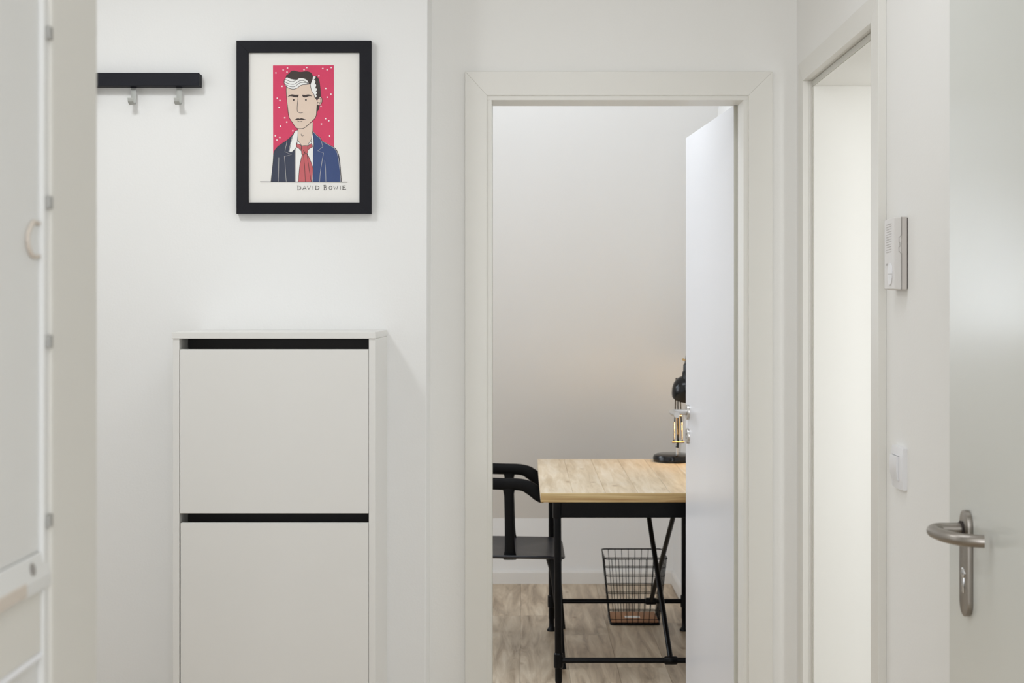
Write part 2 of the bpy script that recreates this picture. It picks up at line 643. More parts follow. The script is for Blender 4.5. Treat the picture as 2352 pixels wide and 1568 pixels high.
cache = {}
row = 0
x = -0.011 - PW * 11
offs = {10: 5.485 - PL, 11: 5.49, 12: 5.13, 9: 6.29, 13: 5.9, 14: 5.35}
rng = random.Random(3)
while x < 0.95 + PW:
    x0, x1 = x, min(x + PW, 0.95)
    if x1 - x0 < 0.02:
        break
    y = (offs.get(row, 4.2 + rng.random() * PL)) % PL - PL - 1.0 - (1.0 % PL)
    while y + PL < -1.0:
        y += PL
    while y < YF - 0.001:
        y0, y1 = max(y, -1.0), min(y + PL, YF - 0.001)
        if y1 - y0 > 0.01:
            key = (round(x1 - x0, 4), round(y1 - y0, 4))
            if key not in cache:
                cache[key] = plank_mesh(*key)
            p = link('floor_plank', cache[key], floor)
            p.location = Vector(((x0 + x1) / 2, (y0 + y1) / 2, 0)) - floor.location
        y += PL
    x += PW
    row += 1
bm = B()
box(bm, 0.9501, 2.4, 1.28, 3.75, -0.009, 0.0)
struct('floor_bathroom', bm, M['wall'])

# ------------------------------------------------------------------ study door (door_1): casing, lining, leaf
door1 = thing('door_1', (0.26, YB, 0), 'white open door with ivory frame leading into the study', None, 'structure')
CX0, CX1, CZ = -0.158, 0.6825, 2.0497
g = 0.00005
yc0, yc1 = YB - 0.012, YB


def casing_piece(poly, a0, a1):
    b = B()
    prism(b, poly, 'Y', a0, a1, 0.0007)
    return b


obj('casing', casing_piece([(CX0, 0), (DX0, 0), (DX0, DZ - g), (CX0, CZ - g)], yc0, yc1), M['casing'], door1)
obj('casing', casing_piece([(CX1, 0), (DX1, 0), (DX1, DZ - g), (CX1, CZ - g)], yc0, yc1), M['casing'], door1)
obj('casing', casing_piece([(CX0 + g, CZ), (DX0 + g, DZ), (DX1 - g, DZ), (CX1 - g, CZ)], yc0, yc1), M['casing'], door1)
st = 0.013
b = B()
box(b, DX0 - 0.018, DX0 + st, yc0 + 0.006, 3.73, 0, DZ - st)
box(b, DX0 - 0.018, DX0, 3.7301, YS, 0, DZ)
obj('lining', b, M['casing'], door1)
b = B()
box(b, DX1 - st, DX1 + 0.018, yc0 + 0.006, 3.73, 0, DZ - st)
box(b, DX1, DX1 + 0.018, 3.7301, YS, 0, DZ)
obj('lining', b, M['casing'], door1)
b = B()
box(b, DX0 - 0.018, DX1 + 0.018, yc0 + 0.006, 3.73, DZ - st + 0.0002, DZ + 0.018)
box(b, DX0 - 0.018, DX1 + 0.018, 3.7301, YS, DZ + 0.0002, DZ + 0.018)
obj('lining', b, M['casing'], door1)
b = B()
box(b, DX0 + st + 0.0, DX0 + st + 0.0012, 3.712, 3.728, 0.0, DZ - st)
obj('seal', b, M['seal'], door1)
# leaf, swung open about 90 degrees
hp = Vector((0.6055, 3.815, 0))
fp = Vector((0.5595, 4.562, 0))
ld = (fp - hp).normalized()
ln = Vector((ld.y, -ld.x, 0))          # points to the right, away from the view


def LP(a, d, z):
    return tuple(hp + ld * a + ln * d + Vector((0, 0, z)))


def leafbox(bm, a0, a1, d0, d1, z0, z1, bev=0.0):
    hexa(bm, [LP(a0, d0, z0), LP(a1, d0, z0), LP(a1, d1, z0), LP(a0, d1, z0),
              LP(a0, d0, z1), LP(a1, d0, z1), LP(a1, d1, z1), LP(a0, d1, z1)], bev)


LL = (fp - hp).length
b = B()
leafbox(b, 0, LL, 0, 0.040, 0.008, 1.9855, 0.0012)
leaf = obj('door_leaf', b, M['leaf'], door1)
b = B()
leafbox(b, -0.0012, -0.0001, 0.0006, 0.038, 0.01, 1.984)
obj('edge_band', b, M['leaf_edge'], leaf)
hz = 1.049
cA = LL - 0.052
b = B()
lathe(b, [(0, 0), (0.026, 0), (0.026, 0.006), (0.0245, 0.008), (0, 0.008)], LP(cA, 0, hz), 40, -ln)
rose = obj('rosette', b, M['satin'], leaf, True)
b = B()
nk = [LP(cA, -0.006, hz), LP(cA, -0.040, hz), LP(cA - 0.002, -0.050, hz), LP(cA - 0.010, -0.058, hz), LP(cA - 0.03, -0.060, hz),
      LP(cA - 0.115, -0.060, hz)]
tube(b, nk, 0.0098, 16)
obj('lever_handle', b, M['satin'], leaf, True)
b = B()
lathe(b, [(0, 0), (0.026, 0), (0.026, 0.006), (0.0245, 0.008), (0.010, 0.008), (0.010, 0.005), (0, 0.005)], LP(cA, 0, 0.968), 40, -ln)
obj('key_rosette', b, M['satin'], leaf, True)
for hzz in (0.35, 1.05, 1.75):
    b = B()
    tube(b, [LP(-0.012, 0.045, hzz - 0.04), LP(-0.012, 0.045, hzz + 0.04)], 0.007, 12)
    obj('hinge', b, M['satin'], leaf, True)

# ------------------------------------------------------------------ bathroom doorway (door_2)
door2 = thing('door_2', (XR(3.18), 3.18, 0), 'white frame of the bright side doorway', None, 'structure')


def rbox(bm, y0, y1, z0, z1, o0, o1, bev=0.0):
    hexa(bm, [(XR(y0, o0), y0, z0), (XR(y0, o1), y0, z0), (XR(y1, o1), y1, z0), (XR(y1, o0), y1, z0),
              (XR(y0, o0), y0, z1), (XR(y0, o1), y0, z1), (XR(y1, o1), y1, z1), (XR(y1, o0), y1, z1)], bev)


def rpoly(poly, o0, o1):
    """polygon in (y, z) extruded along the wall normal"""
    t = B()
    v0 = [t.verts.new((XR(y, o0), y, z)) for y, z in poly]
    v1 = [t.verts.new((XR(y, o1), y, z)) for y, z in poly]
    t.faces.new(v0)
    t.faces.new(v1[::-1])
    n = len(poly)
    for i in range(n):
        t.faces.new((v0[i], v0[(i + 1) % n], v1[(i + 1) % n], v1[i]))
    bmesh.ops.recalc_face_normals(t, faces=t.faces[:])
    bmesh.ops.bevel(t, geom=t.edges[:], offset=0.0007, segments=2, affect='EDGES', profile=0.5)
    return t


RZO = 2.064
YF0 = RY1 + 0.062
YN0 = RY0 - 0.062
obj('casing', rpoly([(RY1, 0), (YF0, 0), (YF0, RZO - g), (RY1, RZ - g)], -0.001, 0.016), M['casing'], door2)
obj('casing', rpoly([(RY0, 0), (YN0, 0), (YN0, RZO - g), (RY0, RZ - g)], -0.001, 0.0158), M['casing'], door2)
obj('casing', rpoly([(RY1 - g, RZ), (YF0 - g, RZO), (YN0 + g, RZO), (RY0 + g, RZ)], -0.001, 0.016), M['casing'], door2)
b = B()
rbox(b, RY1, RY1 + 0.02, 0, RZ, 0.0162, 0.0264)
rbox(b, RY1 - 0.014, RY1 + 0.02, 0, RZ - 0.017, 0.0265, 0.215)
obj('lining', b, M['casing'], door2)
b = B()
rbox(b, RY0 - 0.02, RY0, 0, RZ, 0.0162, 0.0264)
rbox(b, RY0 - 0.02, RY0 + 0.014, 0, RZ - 0.017, 0.0265, 0.215)
obj('lining', b, M['casing'], door2)
b = B()
rbox(b, RY0 - 0.02, RY1 + 0.02, RZ + 0.0003, RZ + 0.03, 0.0162, 0.0264)
rbox(b, RY0 - 0.02, RY1 + 0.02, RZ - 0.0165, RZ + 0.03, 0.0265, 0.215)
obj('lining', b, M['casing'], door2)
b = B()
rbox(b, RY1 - 0.0125, RY1 - 0.0005, 0, RZ - 0.017, 0.0235, 0.0263)
rbox(b, RY0 + 0.0005, RY1 - 0.0005, RZ - 0.0155, RZ - 0.002, 0.0235, 0.0263)
obj('seal', b, M['seal'], door2)

# ------------------------------------------------------------------ entrance door leaf, folded back against the right wall
XL = 0.700
YLF = 2.181
door3 = thing('door_3', (XL, YLF - 0.43, 0), 'light grey entrance door leaf standing open against the right wall', None, 'structure')
b = B()
box(b, XL, XL + 0.040, YLF - 0.86, YLF, 0.006, 2.30, 0.002)
leaf3 = obj('door_leaf', b, M['entry'], door3)
# plate with rounded ends
pz0, pz1 = 0.923, 1.0895
py0, py1 = 2.064, 2.105
pc = (py0 + py1) / 2
pr = (py1 - py0) / 2
poly = []
for k in range(25):
    a = PI * k / 24
    poly.append((pc + pr * math.cos(a), pz1 - pr * 1.2 + pr * 1.2 * math.sin(a)))
for k in range(25):
    a = PI + PI * k / 24
    poly.append((pc + pr * math.cos(a), pz0 + pr * 1.2 + pr * 1.2 * math.sin(a)))
b = B()
prism(b, poly, 'X', XL - 0.0085, XL, 0.0007)
plate = obj('handle_plate', b, M['steel'], leaf3, True)
lz = 1.0585
b = B()
pts = catmull([(XL - 0.009, 2.093, lz), (XL - 0.030, 2.093, lz), (XL - 0.044, 2.0925, lz), (XL - 0.054, 2.087, lz - 0.0003),
               (XL - 0.0590, 2.074, lz - 0.0006), (XL - 0.0575, 2.054, lz - 0.001), (XL - 0.0540, 2.034, lz - 0.001), (XL - 0.046, 2.012, lz - 0.001), (XL - 0.034, 1.997, lz - 0.001),
               (XL - 0.020, 1.989, lz - 0.001), (XL - 0.010, 1.986, lz - 0.001)], 5)
tube(b, pts, 0.0097, 20)
obj('lever_handle', b, M['steel'], leaf3, True)
b = B()
lathe(b, [(0, 0), (0.0125, 0), (0.0125, 0.0025), (0, 0.0025)], (XL - 0.0085, 2.093, lz), 28, (-1, 0, 0))
obj('handle_collar', b, M['dark_gap'], leaf3, True)
b = B()
kz = 1.41 - (1316 - 702) / 1465.0
lathe(b, [(0, 0), (0.0085, 0), (0.0085, 0.0012), (0.0075, 0.002), (0.002, 0.002), (0.002, 0.0008), (0, 0.0008)], (XL - 0.0085, pc, kz), 28, (-1, 0, 0))
box(b, XL - 0.0100, XL - 0.0085, pc - 0.005, pc + 0.005, kz - 0.031, kz - 0.006, 0.0006)
obj('lock_cylinder', b, M['chrome'], leaf3, True)

# ------------------------------------------------------------------ intercom on the right wall
yi0, yi1 = 2.594, 2.677
zi0, zi1 = 1.4415, 1.584
wi = XR(yi0, 0.0165)
ic = thing('intercom_handset', (wi, (yi0 + yi1) / 2, zi0), 'white door intercom mounted on the right wall above the light switch', 'intercom')


def ibox(bm, y0, y1, z0, z1, d0, d1, bev=0.0):
    hexa(bm, [(wi - d1, y0, z0), (wi - d0, y0, z0), (wi - d0, y1, z0), (wi - d1, y1, z0),
              (wi - d1, y0, z1), (wi - d0, y0, z1), (wi - d0, y1, z1), (wi - d1, y1, z1)], bev)


b = B()
ibox(b, yi0 + 0.002, yi1 - 0.002, zi0 + 0.002, zi1 - 0.002, -0.001, 0.0015)
obj('back_plate', b, M['dark_gap'], ic)
b = B()
ibox(b, yi0, yi1, zi0, zi1, 0.0015, 0.0125, 0.0012)
obj('housing', b, M['intercom_side'], ic)
b = B()
hexa(b, [(wi - 0.0275, yi0 + 0.0, zi0 + 0.001), (wi - 0.0125, yi0, zi0), (wi - 0.0125, yi1, zi0), (wi - 0.0235, yi1, zi0 + 0.002),
         (wi - 0.0275, yi0 + 0.0, zi1 - 0.001), (wi - 0.0125, yi0, zi1), (wi - 0.0125, yi1, zi1), (wi - 0.0235, yi1, zi1 - 0.002)], 0.0016)
cover = obj('front_cover', b, M['intercom'], ic)


def fx(y):
    return wi - 0.0275 + (y - yi0) / (yi1 - yi0) * 0.004


b = B()
for k in range(12):
    z = 1.5715 - k * 0.0050
    hexa(b, [(fx(yi0 + .022) - 0.0006, yi0 + 0.022, z), (fx(yi0 + .022) + 0.0004, yi0 + 0.022, z), (fx(yi0 + .06) + 0.0004, yi0 + 0.066, z - 0.001), (fx(yi0 + .06) - 0.0006, yi0 + 0.066, z - 0.001),
             (fx(yi0 + .022) - 0.0006, yi0 + 0.022, z + 0.0013), (fx(yi0 + .022) + 0.0004, yi0 + 0.022, z + 0.0013), (fx(yi0 + .06) + 0.0004, yi0 + 0.066, z + 0.0003), (fx(yi0 + .06) - 0.0006, yi0 + 0.066, z + 0.0003)])
obj('speaker_slots', b, M['slot'], cover)
for sgn in (1, -1):
    b = B()
    cy, cz = yi0 + 0.030, 1.4725
    ring = []
    for k in range(17):
        a = PI * k / 16 * sgn
        ring.append((cy + 0.0175 * math.cos(a), cz + sgn * 0.0006 + 0.0215 * math.sin(a)))
    v0 = [(fx(y) - 0.0022, y, z) for y, z in ring]
    v1 = [(fx(y) + 0.0002, y, z) for y, z in ring]
    a0 = [b.verts.new(p) for p in v0]
    a1 = [b.verts.new(p) for p in v1]
    b.faces.new(a0)
    b.faces.new(a1[::-1])
    n = len(ring)
    for i in range(n):
        b.faces.new((a0[i], a0[(i + 1) % n], a1[(i + 1) % n], a1[i]))
    obj('push_button', b, M['switch'], cover)
b = B()
for dz in (0, 0.0022):
    box(b, fx(yi0 + .06) - 0.0006, fx(yi0 + .06) + 0.001, yi0 + 0.052, yi0 + 0.066, 1.4925 - dz, 1.4935 - dz)
obj('printed_mark', b, M['groove'], cover)
# seam on the near side with two latch notches
b = B()
ys = yi0 - 0.0004
seam = [(0.0125, zi1), (0.0125, 1.5475), (0.0145, 1.5465), (0.0160, 1.5445), (0.0178, 1.5440), (0.0178, 1.5340), (0.0158, 1.5335), (0.0158, 1.5255),
        (0.0180, 1.5250), (0.0180, 1.5160), (0.0160, 1.5155), (0.0145, 1.5130), (0.0125, 1.5120), (0.0125, zi0)]
for (d0, z0), (d1, z1) in zip(seam[:-1], seam[1:]):
    wd = 0.0004
    tube(b, [(wi - d0, ys, z0), (wi - d1, ys, z1)], wd, 6)
obj('latch_seam', b, M['groove'], cover)

# ------------------------------------------------------------------ light switch on the right wall
sy0, sy1 = 2.600, 2.680
sw = XR(sy0, 0.0165)
sz0, sz1 = 1.048, 1.130
ls = thing('light_switch', (sw, (sy0 + sy1) / 2, sz0), 'white rocker light switch on the right wall below the intercom', 'light switch')
b = B()
# pillow-curved frame plate with an opening for the rocker
N = 10
fr = B()
prof = []


def bulge(u, v, base=0.0075, amp=0.0055):
    return base + amp * (1 - (2 * u - 1) ** 2) * 0.5 + amp * (1 - (2 * v - 1) ** 2) * 0.5


grid = {}
t = B()
for i in range(N + 1):
    for j in range(N + 1):
        u, v = i / N, j / N
        grid[i, j] = t.verts.new((sw - bulge(u, v), sy0 + u * (sy1 - sy0), sz0 + v * (sz1 - sz0)))
back = {}
for i in range(N + 1):
    for j in range(N + 1):
        if i in (0, N) or j in (0, N):
            u, v = i / N, j / N
            back[i, j] = t.verts.new((sw + 0.0008, sy0 + u * (sy1 - sy0), sz0 + v * (sz1 - sz0)))
for i in range(N):
    for j in range(N):
        if 2 <= i < N - 2 and 2 <= j < N - 2:
            continue
        t.faces.new((grid[i, j], grid[i + 1, j], grid[i + 1, j + 1], grid[i, j + 1]))
for i in range(N):
    for j in (0, N):
        t.faces.new((grid[i, j], grid[i + 1, j], back[i + 1, j], back[i, j]))
        t.faces.new((grid[j, i], grid[j, i + 1], back[j, i + 1], back[j, i]))
obj('frame_plate', t, M['switch'], ls, True)
b = B()
box(b, sw - 0.006, sw - 0.001, sy0 + 0.0155, sy1 - 0.0155, sz0 + 0.0155, sz1 - 0.0155)
obj('switch_insert', b, M['dark_gap'], ls)
b = B()
ry0, ry1, rz0, rz1 = sy0 + 0.0165, sy1 - 0.0165, sz0 + 0.0168, sz1 - 0.0172
front = []
NN = 12
for j in range(NN + 1):
    v = j / NN
    front.append((sw - (0.0115 + 0.0045 * math.sin(PI * (0.15 + 0.7 * v)) + 0.0022 * v), rz0 + v * (rz1 - rz0)))
poly = front + [(sw - 0.006, rz1), (sw - 0.006, rz0)]
prism(b, poly, 'Y', ry0, ry1, 0.0)
obj('rocker', b, M['switch'], ls, True)

# ------------------------------------------------------------------ shoe cabinet
sC = 950.0
YCF = F / sC           # front plane
cx0 = (396.8 - 1201) / sC
cx1 = (861.7 - 1201) / sC
cab = thing('shoe_cabinet', ((cx0 + cx1) / 2, YC - 0.14, 0), 'tall narrow white shoe cabinet with tilting fronts against the wall', 'cabinet')
PT = 0.0155
ztop, zslab = 1.3464, 1.3305
b = B()
box(b, cx0, cx0 + PT, YCF + 0.001, YC - 0.001, 0, zslab - 0.0003, 0.0008)
obj('side_panel', b, M['cab'], cab)
b = B()
box(b, cx1 - PT, cx1, YCF + 0.001, YC - 0.001, 0, zslab - 0.0003, 0.0008)
obj('side_panel', b, M['cab'], cab)
b = B()
box(b, cx0 - 0.0022, cx1 + 0.0004, YCF - 0.0015, YC - 0.001, zslab, ztop, 0.0009)
obj('top_panel', b, M['cab'], cab)
b = B()
box(b, cx0 + PT, cx1 - PT, YC - 0.006, YC - 0.002, 0.03, zslab)
obj('back_panel', b, M['cabin_dark'], cab)
b = B()
box(b, cx0 + PT, cx1 - PT, YCF + 0.02, YCF + 0.035, 0.0, 0.05)
obj('plinth', b, M['cab'], cab)
dz_ = [(0.908, 1.3047), (0.4885, 0.8847), (0.058, 0.4650)]
dx0, dx1 = (413.0 - 1201) / sC, (846.3 - 1201) / sC
for i, (z0, z1) in enumerate(dz_):
    b = B()
    sh = 0.0012 if i == 1 else 0.0
    box(b, dx0 + sh, dx1, YCF + 0.001, YCF + 0.0165, z0, z1, 0.0011)
    fpn = obj('tilting_front', b, M['cab'], cab)
    b = B()   # black shoe tray behind the front
    box(b, dx0 + 0.012, dx1 - 0.008, YCF + 0.0168, YCF + 0.06, z0 + 0.02, z1 - 0.04, 0.002)
    tray = obj('shoe_tray', b, M['cabin_dark'], fpn)
    b = B()   # dark divider that shows in the gap above
    box(b, cx0 + PT + 0.0005, cx1 - PT - 0.0005, YCF + 0.085, YCF + 0.09, z1 - 0.05, z1 + 0.0252)
    obj('divider', b, M['cabin_dark'], cab)

# ------------------------------------------------------------------ coat rail with hooks
rail = thing('coat_rail', (-1.08, YC, 1.94), 'black wall-mounted coat rail with silver hooks', 'coat rack')
b = B()
box(b, -1.32, -0.8434, 3.4545, YC, 1.9825, 2.0160, 0.0012)
obj('rail', b, M['rail_black'], rail)
for hx in (-1.137, -1.0185, -0.8990):
    b = B()
    yw = 3.474
    prof = [(yw, 1.984), (yw, 1.943), (yw - 0.003, 1.938), (yw - 0.012, 1.9345), (yw - 0.022, 1.9365), (yw - 0.0275, 1.941), (yw - 0.029, 1.9495)]
    th = 0.0022
    hw = 0.0069
    q = []
    n = len(prof)
    for i in range(n):
        a = Vector(prof[max(i - 1, 0)])
        c = Vector(prof[min(i + 1, n - 1)])
        d = (c - a).normalized()
        nrm = Vector((-d.y, d.x))
        q.append((Vector(prof[i]) + nrm * th / 2, Vector(prof[i]) - nrm * th / 2))
    poly = [tuple(a) for a, _ in q] + [tuple(c) for _, c in reversed(q)]
    prism(b, poly, 'X', hx - hw, hx + hw, 0.0003)
    obj('hook', b, M['hook'], rail, True)
    b = B()
    box(b, hx - hw - 0.0003, hx + hw + 0.0003, yw - 0.003, yw + 0.003, 1.9795, 1.9835)
    obj('hook_sleeve', b, M['rail_black'], rail)

# ------------------------------------------------------------------ framed picture
SP = 877.0
YP = F / SP            # print plane


def PX(px):
    return (px - 1201) / SP


def PZ(py):
    return H + (702 - py) / SP


sf = 879.0
fx0, fx1 = (543.0 - 1201) / sf, (852.5 - 1201) / sf
fz0, fz1 = H + (702 - 490.8) / sf, H + (702 - 93.0) / sf
ix0, ix1 = (570.2 - 1201) / sf, (825.6 - 1201) / sf
iz0, iz1 = H + (702 - 464.6) / sf, H + (702 - 120.2) / sf
pic = thing('framed_picture', ((fx0 + fx1) / 2, YC, fz0), 'black framed cartoon portrait of a man in a blue jacket on pink', 'picture')
YFR = F / sf
gg = 0.0


def frame_piece(poly):
    b = B()
    prism(b, poly, 'Y', YFR, YC - 0.0005, 0.0003)
    obj('frame_bar', b, M['frame_black'], pic)


frame_piece([(fx0 + gg, fz1), (fx1 - gg, fz1), (ix1 - gg, iz1), (ix0 + gg, iz1)])
frame_piece([(fx0 + gg, fz0), (fx1 - gg, fz0), (ix1 - gg, iz0), (ix0 + gg, iz0)])
frame_piece([(fx0, fz0 + gg), (fx0, fz1 - gg), (ix0, iz1 - gg), (ix0, iz0 + gg)])
frame_piece([(fx1, fz0 + gg), (fx1, fz1 - gg), (ix1, iz1 - gg), (ix1, iz0 + gg)])
b = B()
box(b, ix0 - 0.004, ix1 + 0.004, YP + 0.0002, YP + 0.002, iz0 - 0.004, iz1 + 0.004)
paper = obj('print_sheet', b, M['paper'], pic)


def A(p):
    return (590 + p[0] * 0.10204, 140 + p[1] * 0.10204)


def Bq(p):
    return (590 + p[0] * 0.10842, 280 + p[1] * 0.10842)


inks = {'pink': (206, 56, 96), 'cream': (236, 234, 230), 'skin': (217, 197, 180), 'black': (58, 46, 44), 'white': (230, 230, 228),
        'navy': (46, 54, 76), 'blue': (46, 68, 118), 'red': (190, 92, 98), 'line': (52, 46, 46), 'pale': (196, 194, 188), 'greyink': (120, 116, 114)}
ink_names = list(inks)
ink_mats = [mat(('ink_' + k), tuple(min(245, int(c_ * 1.05 + 2)) for c_ in v), 0.85, var=0.05, vscale=60) for k, v in inks.items()]
art = B()
LAY = [0]


def face2d(pts, ink):
    """pts in photo pixel space, laid on the sheet in thin layers"""
    LAY[0] += 1
    y = YP - 0.00001 * LAY[0]
    vs = [art.verts.new((PX(a), y, PZ(c))) for a, c in pts]
    try:
        f = art.faces.new(vs)
    except ValueError:
        return
    f.material_index = ink_names.index(ink)


def shape(conv, pts, ink, smooth=True):
    P = [conv(p) for p in pts]
    if smooth:
        P = catmull(P, 4, True)
    face2d(P, ink)


def stroke(conv, pts, ink, wpx=0.95, smooth=True):
    P = [conv(p) for p in pts]
    if smooth and len(P) > 2:
        P = catmull(P, 4)
    LAY[0] += 1
    y = YP - 0.00001 * LAY[0]
    mi = ink_names.index(ink)
    L, R = [], []
    n = len(P)
    for i in range(n):
        a = Vector(P[max(i - 1, 0)])
        c = Vector(P[min(i + 1, n - 1)])
        d = (c - a)
        if d.length < 1e-6:
            d = Vector((1, 0))
        d.normalize()
        nn = Vector((-d.y, d.x)) * wpx / 2
        e = d * wpx / 2 if i == n - 1 else (-d * wpx / 2 if i == 0 else Vector((0, 0)))
        L.append(art.verts.new((PX(P[i][0] + nn.x + e.x), y, PZ(P[i][1] + nn.y + e.y))))
        R.append(art.verts.new((PX(P[i][0] - nn.x + e.x), y, PZ(P[i][1] - nn.y + e.y))))
    for i in range(n - 1):
        f = art.faces.new((L[i], L[i + 1], R[i + 1], R[i]))
        f.material_index = mi


face2d([A((362, 100)), A((1735, 97)), Bq((1640, 690)), Bq((345, 690))], 'pink')
stA = [(428, 268), (593, 202), (689, 157), (680, 248), (1062, 194), (1125, 148), (1484, 165), (1580, 197), (1675, 148), (1395, 336), (566, 569),
       (1551, 617), (1668, 747), (1584, 815), (458, 838), (518, 888), (500, 1047), (1444, 1024), (628, 1276), (673, 1375), (530, 1468), (1547, 1297),
       (1620, 1346), (1452, 1417)]
stB = [(762, 188), (390, 294), (485, 328), (425, 382), (1540, 296)]
stars = [A(p) for p in stA] + [Bq(p) for p in stB]
LAY[0] += 1
for i, (sx, sy) in enumerate(stars):
    ro = (i * 0.7) % 1.2 - 0.6
    y = YP - 0.00001 * LAY[0]
    vs = []
    for k in range(10):
        r = 2.5 if k % 2 == 0 else 1.15
        a = -PI / 2 + PI * k / 5 + ro
        vs.append(art.verts.new((PX(sx + r * math.cos(a)), y, PZ(sy + r * math.sin(a)))))
    f = art.faces.new(vs)
    f.material_index = ink_names.index('cream')

jl = [(800, 215), (760, 270), (700, 330), (640, 385), (560, 440), (470, 500), (400, 570), (358, 650), (350, 720), (340, 880), (320, 1050), (305, 1200), (300, 1266), (820, 1266), (830, 700), (840, 300)]
shape(Bq, jl, 'navy', False)
shape(Bq, [(815, 560), (850, 500), (860, 380), (1150, 370), (1180, 230), (1215, 300), (1215, 700), (1190, 1266), (815, 1266)], 'white', False)
face2d([Bq((800, 575)), Bq((820, 560)), Bq((820, 1266)), Bq((800, 1266))], 'greyink')
jr = [(1185, 195), (1230, 245), (1290, 298), (1350, 345), (1380, 400), (1480, 455), (1600, 520), (1660, 560), (1700, 620), (1732, 700), (1757, 850), (1775, 1050), (1790, 1266), (1180, 1266), (1190, 1000), (1197, 600), (1206, 500), (1200, 330)]
shape(Bq, jr, 'blue', False)
# neck
shape(Bq, [(866, 130), (870, 270), (860, 390), (900, 430), (945, 505), (1075, 505), (1110, 440), (1148, 385), (1170, 290), (1184, 180), (1190, 0), (1100, 40), (950, 100)], 'skin', False)
shape(Bq, [(862, 172), (820, 188), (790, 225), (765, 290), (722, 460), (688, 630), (750, 628), (800, 582), (836, 530), (838, 450), (864, 388), (868, 280)], 'white', False)
shape(Bq, [(862, 392), (848, 455), (900, 475), (945, 508), (910, 445)], 'white', False)
shape(Bq, [(1150, 395), (1160, 455), (1115, 478), (1078, 508), (1105, 450)], 'white', False)
# tie
shape(Bq, [(958, 700), (1060, 665), (1100, 740), (1150, 860), (1186, 980), (1180, 1100), (1165, 1266), (880, 1266), (890, 1120), (905, 950), (930, 820)], 'red', False)
shape(Bq, [(848, 460), (900, 475), (945, 515), (935, 605), (890, 560), (845, 530)], 'red', False)
shape(Bq, [(1078, 510), (1120, 475), (1160, 460), (1178, 520), (1120, 560), (1078, 600)], 'red', False)
shape(Bq, [(950, 510), (1000, 500), (1065, 505), (1078, 520), (1078, 650), (1040, 670), (960, 695), (945, 640), (940, 560)], 'red', False)
for q in ([(848, 460), (900, 475), (945, 515), (935, 605), (890, 560), (845, 530), (838, 500), (848, 460)],
          [(1078, 510), (1120, 475), (1160, 460), (1178, 520), (1120, 560), (1078, 600)],
          [(950, 510), (1000, 500), (1065, 503), (1078, 520), (1078, 650), (1040, 670), (960, 695), (945, 640), (940, 560), (950, 510)],
          [(958, 700), (930, 820), (905, 950), (890, 1120), (880, 1266)],
          [(1065, 665), (1100, 740), (1150, 860), (1190, 980)],
          [(990, 692), (1010, 950), (1030, 1266)], [(1062, 672), (1100, 950), (1150, 1266)], [(985, 600), (1020, 665)], [(1022, 625), (1014, 665)],
          [(868, 140), (869, 270), (860, 390), (848, 455)], [(862, 392), (910, 440), (945, 505)], [(1190, 0), (1184, 180), (1168, 300), (1145, 385), (1105, 445), (1075, 505)],
          [(1145, 395), (1162, 455)], [(1183, 190), (1200, 330), (1206, 500), (1197, 600), (1190, 1000), (1182, 1266)],
          [(862, 172), (820, 188), (790, 225), (765, 290)], [(838, 450), (836, 530), (800, 582), (750, 628)], [(940, 255), (944, 285), (962, 297), (986, 290)],
          [(1178, 520), (1196, 560)]):
    stroke(Bq, q, 'line', 1.0, True)
stroke(Bq, [(800, 212), (760, 270), (700, 330), (640, 385), (560, 440), (470, 500), (400, 570), (358, 650), (350, 720), (340, 880), (320, 1050), (305, 1200), (300, 1266)], 'line', 1.0)
stroke(Bq, jr[:13], 'line', 1.2)
for q in ([(640, 395), (620, 500), (592, 630), (735, 690), (600, 725)], [(585, 722), (600, 950), (622, 1262)], [(465, 755), (460, 1000), (452, 1262)],
          [(752, 300), (715, 450), (672, 635), (748, 637)], [(1197, 212), (1270, 292), (1348, 352), (1400, 525), (1290, 612), (1412, 655), (1370, 900), (1340, 1100), (1332, 1262)],
          [(1440, 820), (1455, 1000), (1462, 1262)], [(1392, 414), (1500, 472), (1640, 550), (1700, 645), (1732, 800), (1762, 1050), (1778, 1262)]):
    stroke(Bq, q, 'pale', 0.8, False)
# back hair, ear, face
shape(A, [(1262, 352), (1310, 335), (1350, 350), (1385, 395), (1410, 460), (1425, 560), (1435, 680), (1437, 800), (1400, 815), (1380, 850), (1365, 880), (1345, 887), (1325, 872), (1308, 830), (1290, 770), (1215, 560), (1205, 430)], 'black', True)
shape(A, [(1358, 985), (1410, 1000), (1402, 1060), (1385, 1110), (1350, 1152)], 'black', False)
shape(A, [(1372, 880), (1400, 812), (1425, 803), (1455, 825), (1468, 870), (1465, 920), (1445, 970), (1415, 998), (1385, 1000), (1362, 985), (1360, 930)], 'skin', True)
stroke(A, [(1385, 850), (1400, 815), (1425, 803), (1455, 825), (1468, 870), (1465, 920), (1445, 970), (1415, 998), (1385, 1000), (1368, 990)], 'line', 1.1)
stroke(A, [(1410, 832), (1432, 850), (1440, 890), (1435, 930), (1415, 968)], 'line', 1.0)
stroke(A, [(1380, 937), (1405, 935), (1424, 948)], 'line', 1.0)
facep = [(665, 540), (662, 700), (675, 870), (695, 1060), (712, 1200), (730, 1280), (790, 1370), (850, 1460), (890, 1505), (930, 1522), (1010, 1525), (1060, 1510), (1110, 1475), (1200, 1395), (1290, 1310), (1325, 1260), (1340, 1200), (1345, 1130), (1355, 1000), (1366, 930), (1378, 880), (1345, 885), (1310, 830), (1290, 760), (1230, 680), (1210, 520), (1060, 500), (800, 500)]
shape(A, facep, 'skin', False)
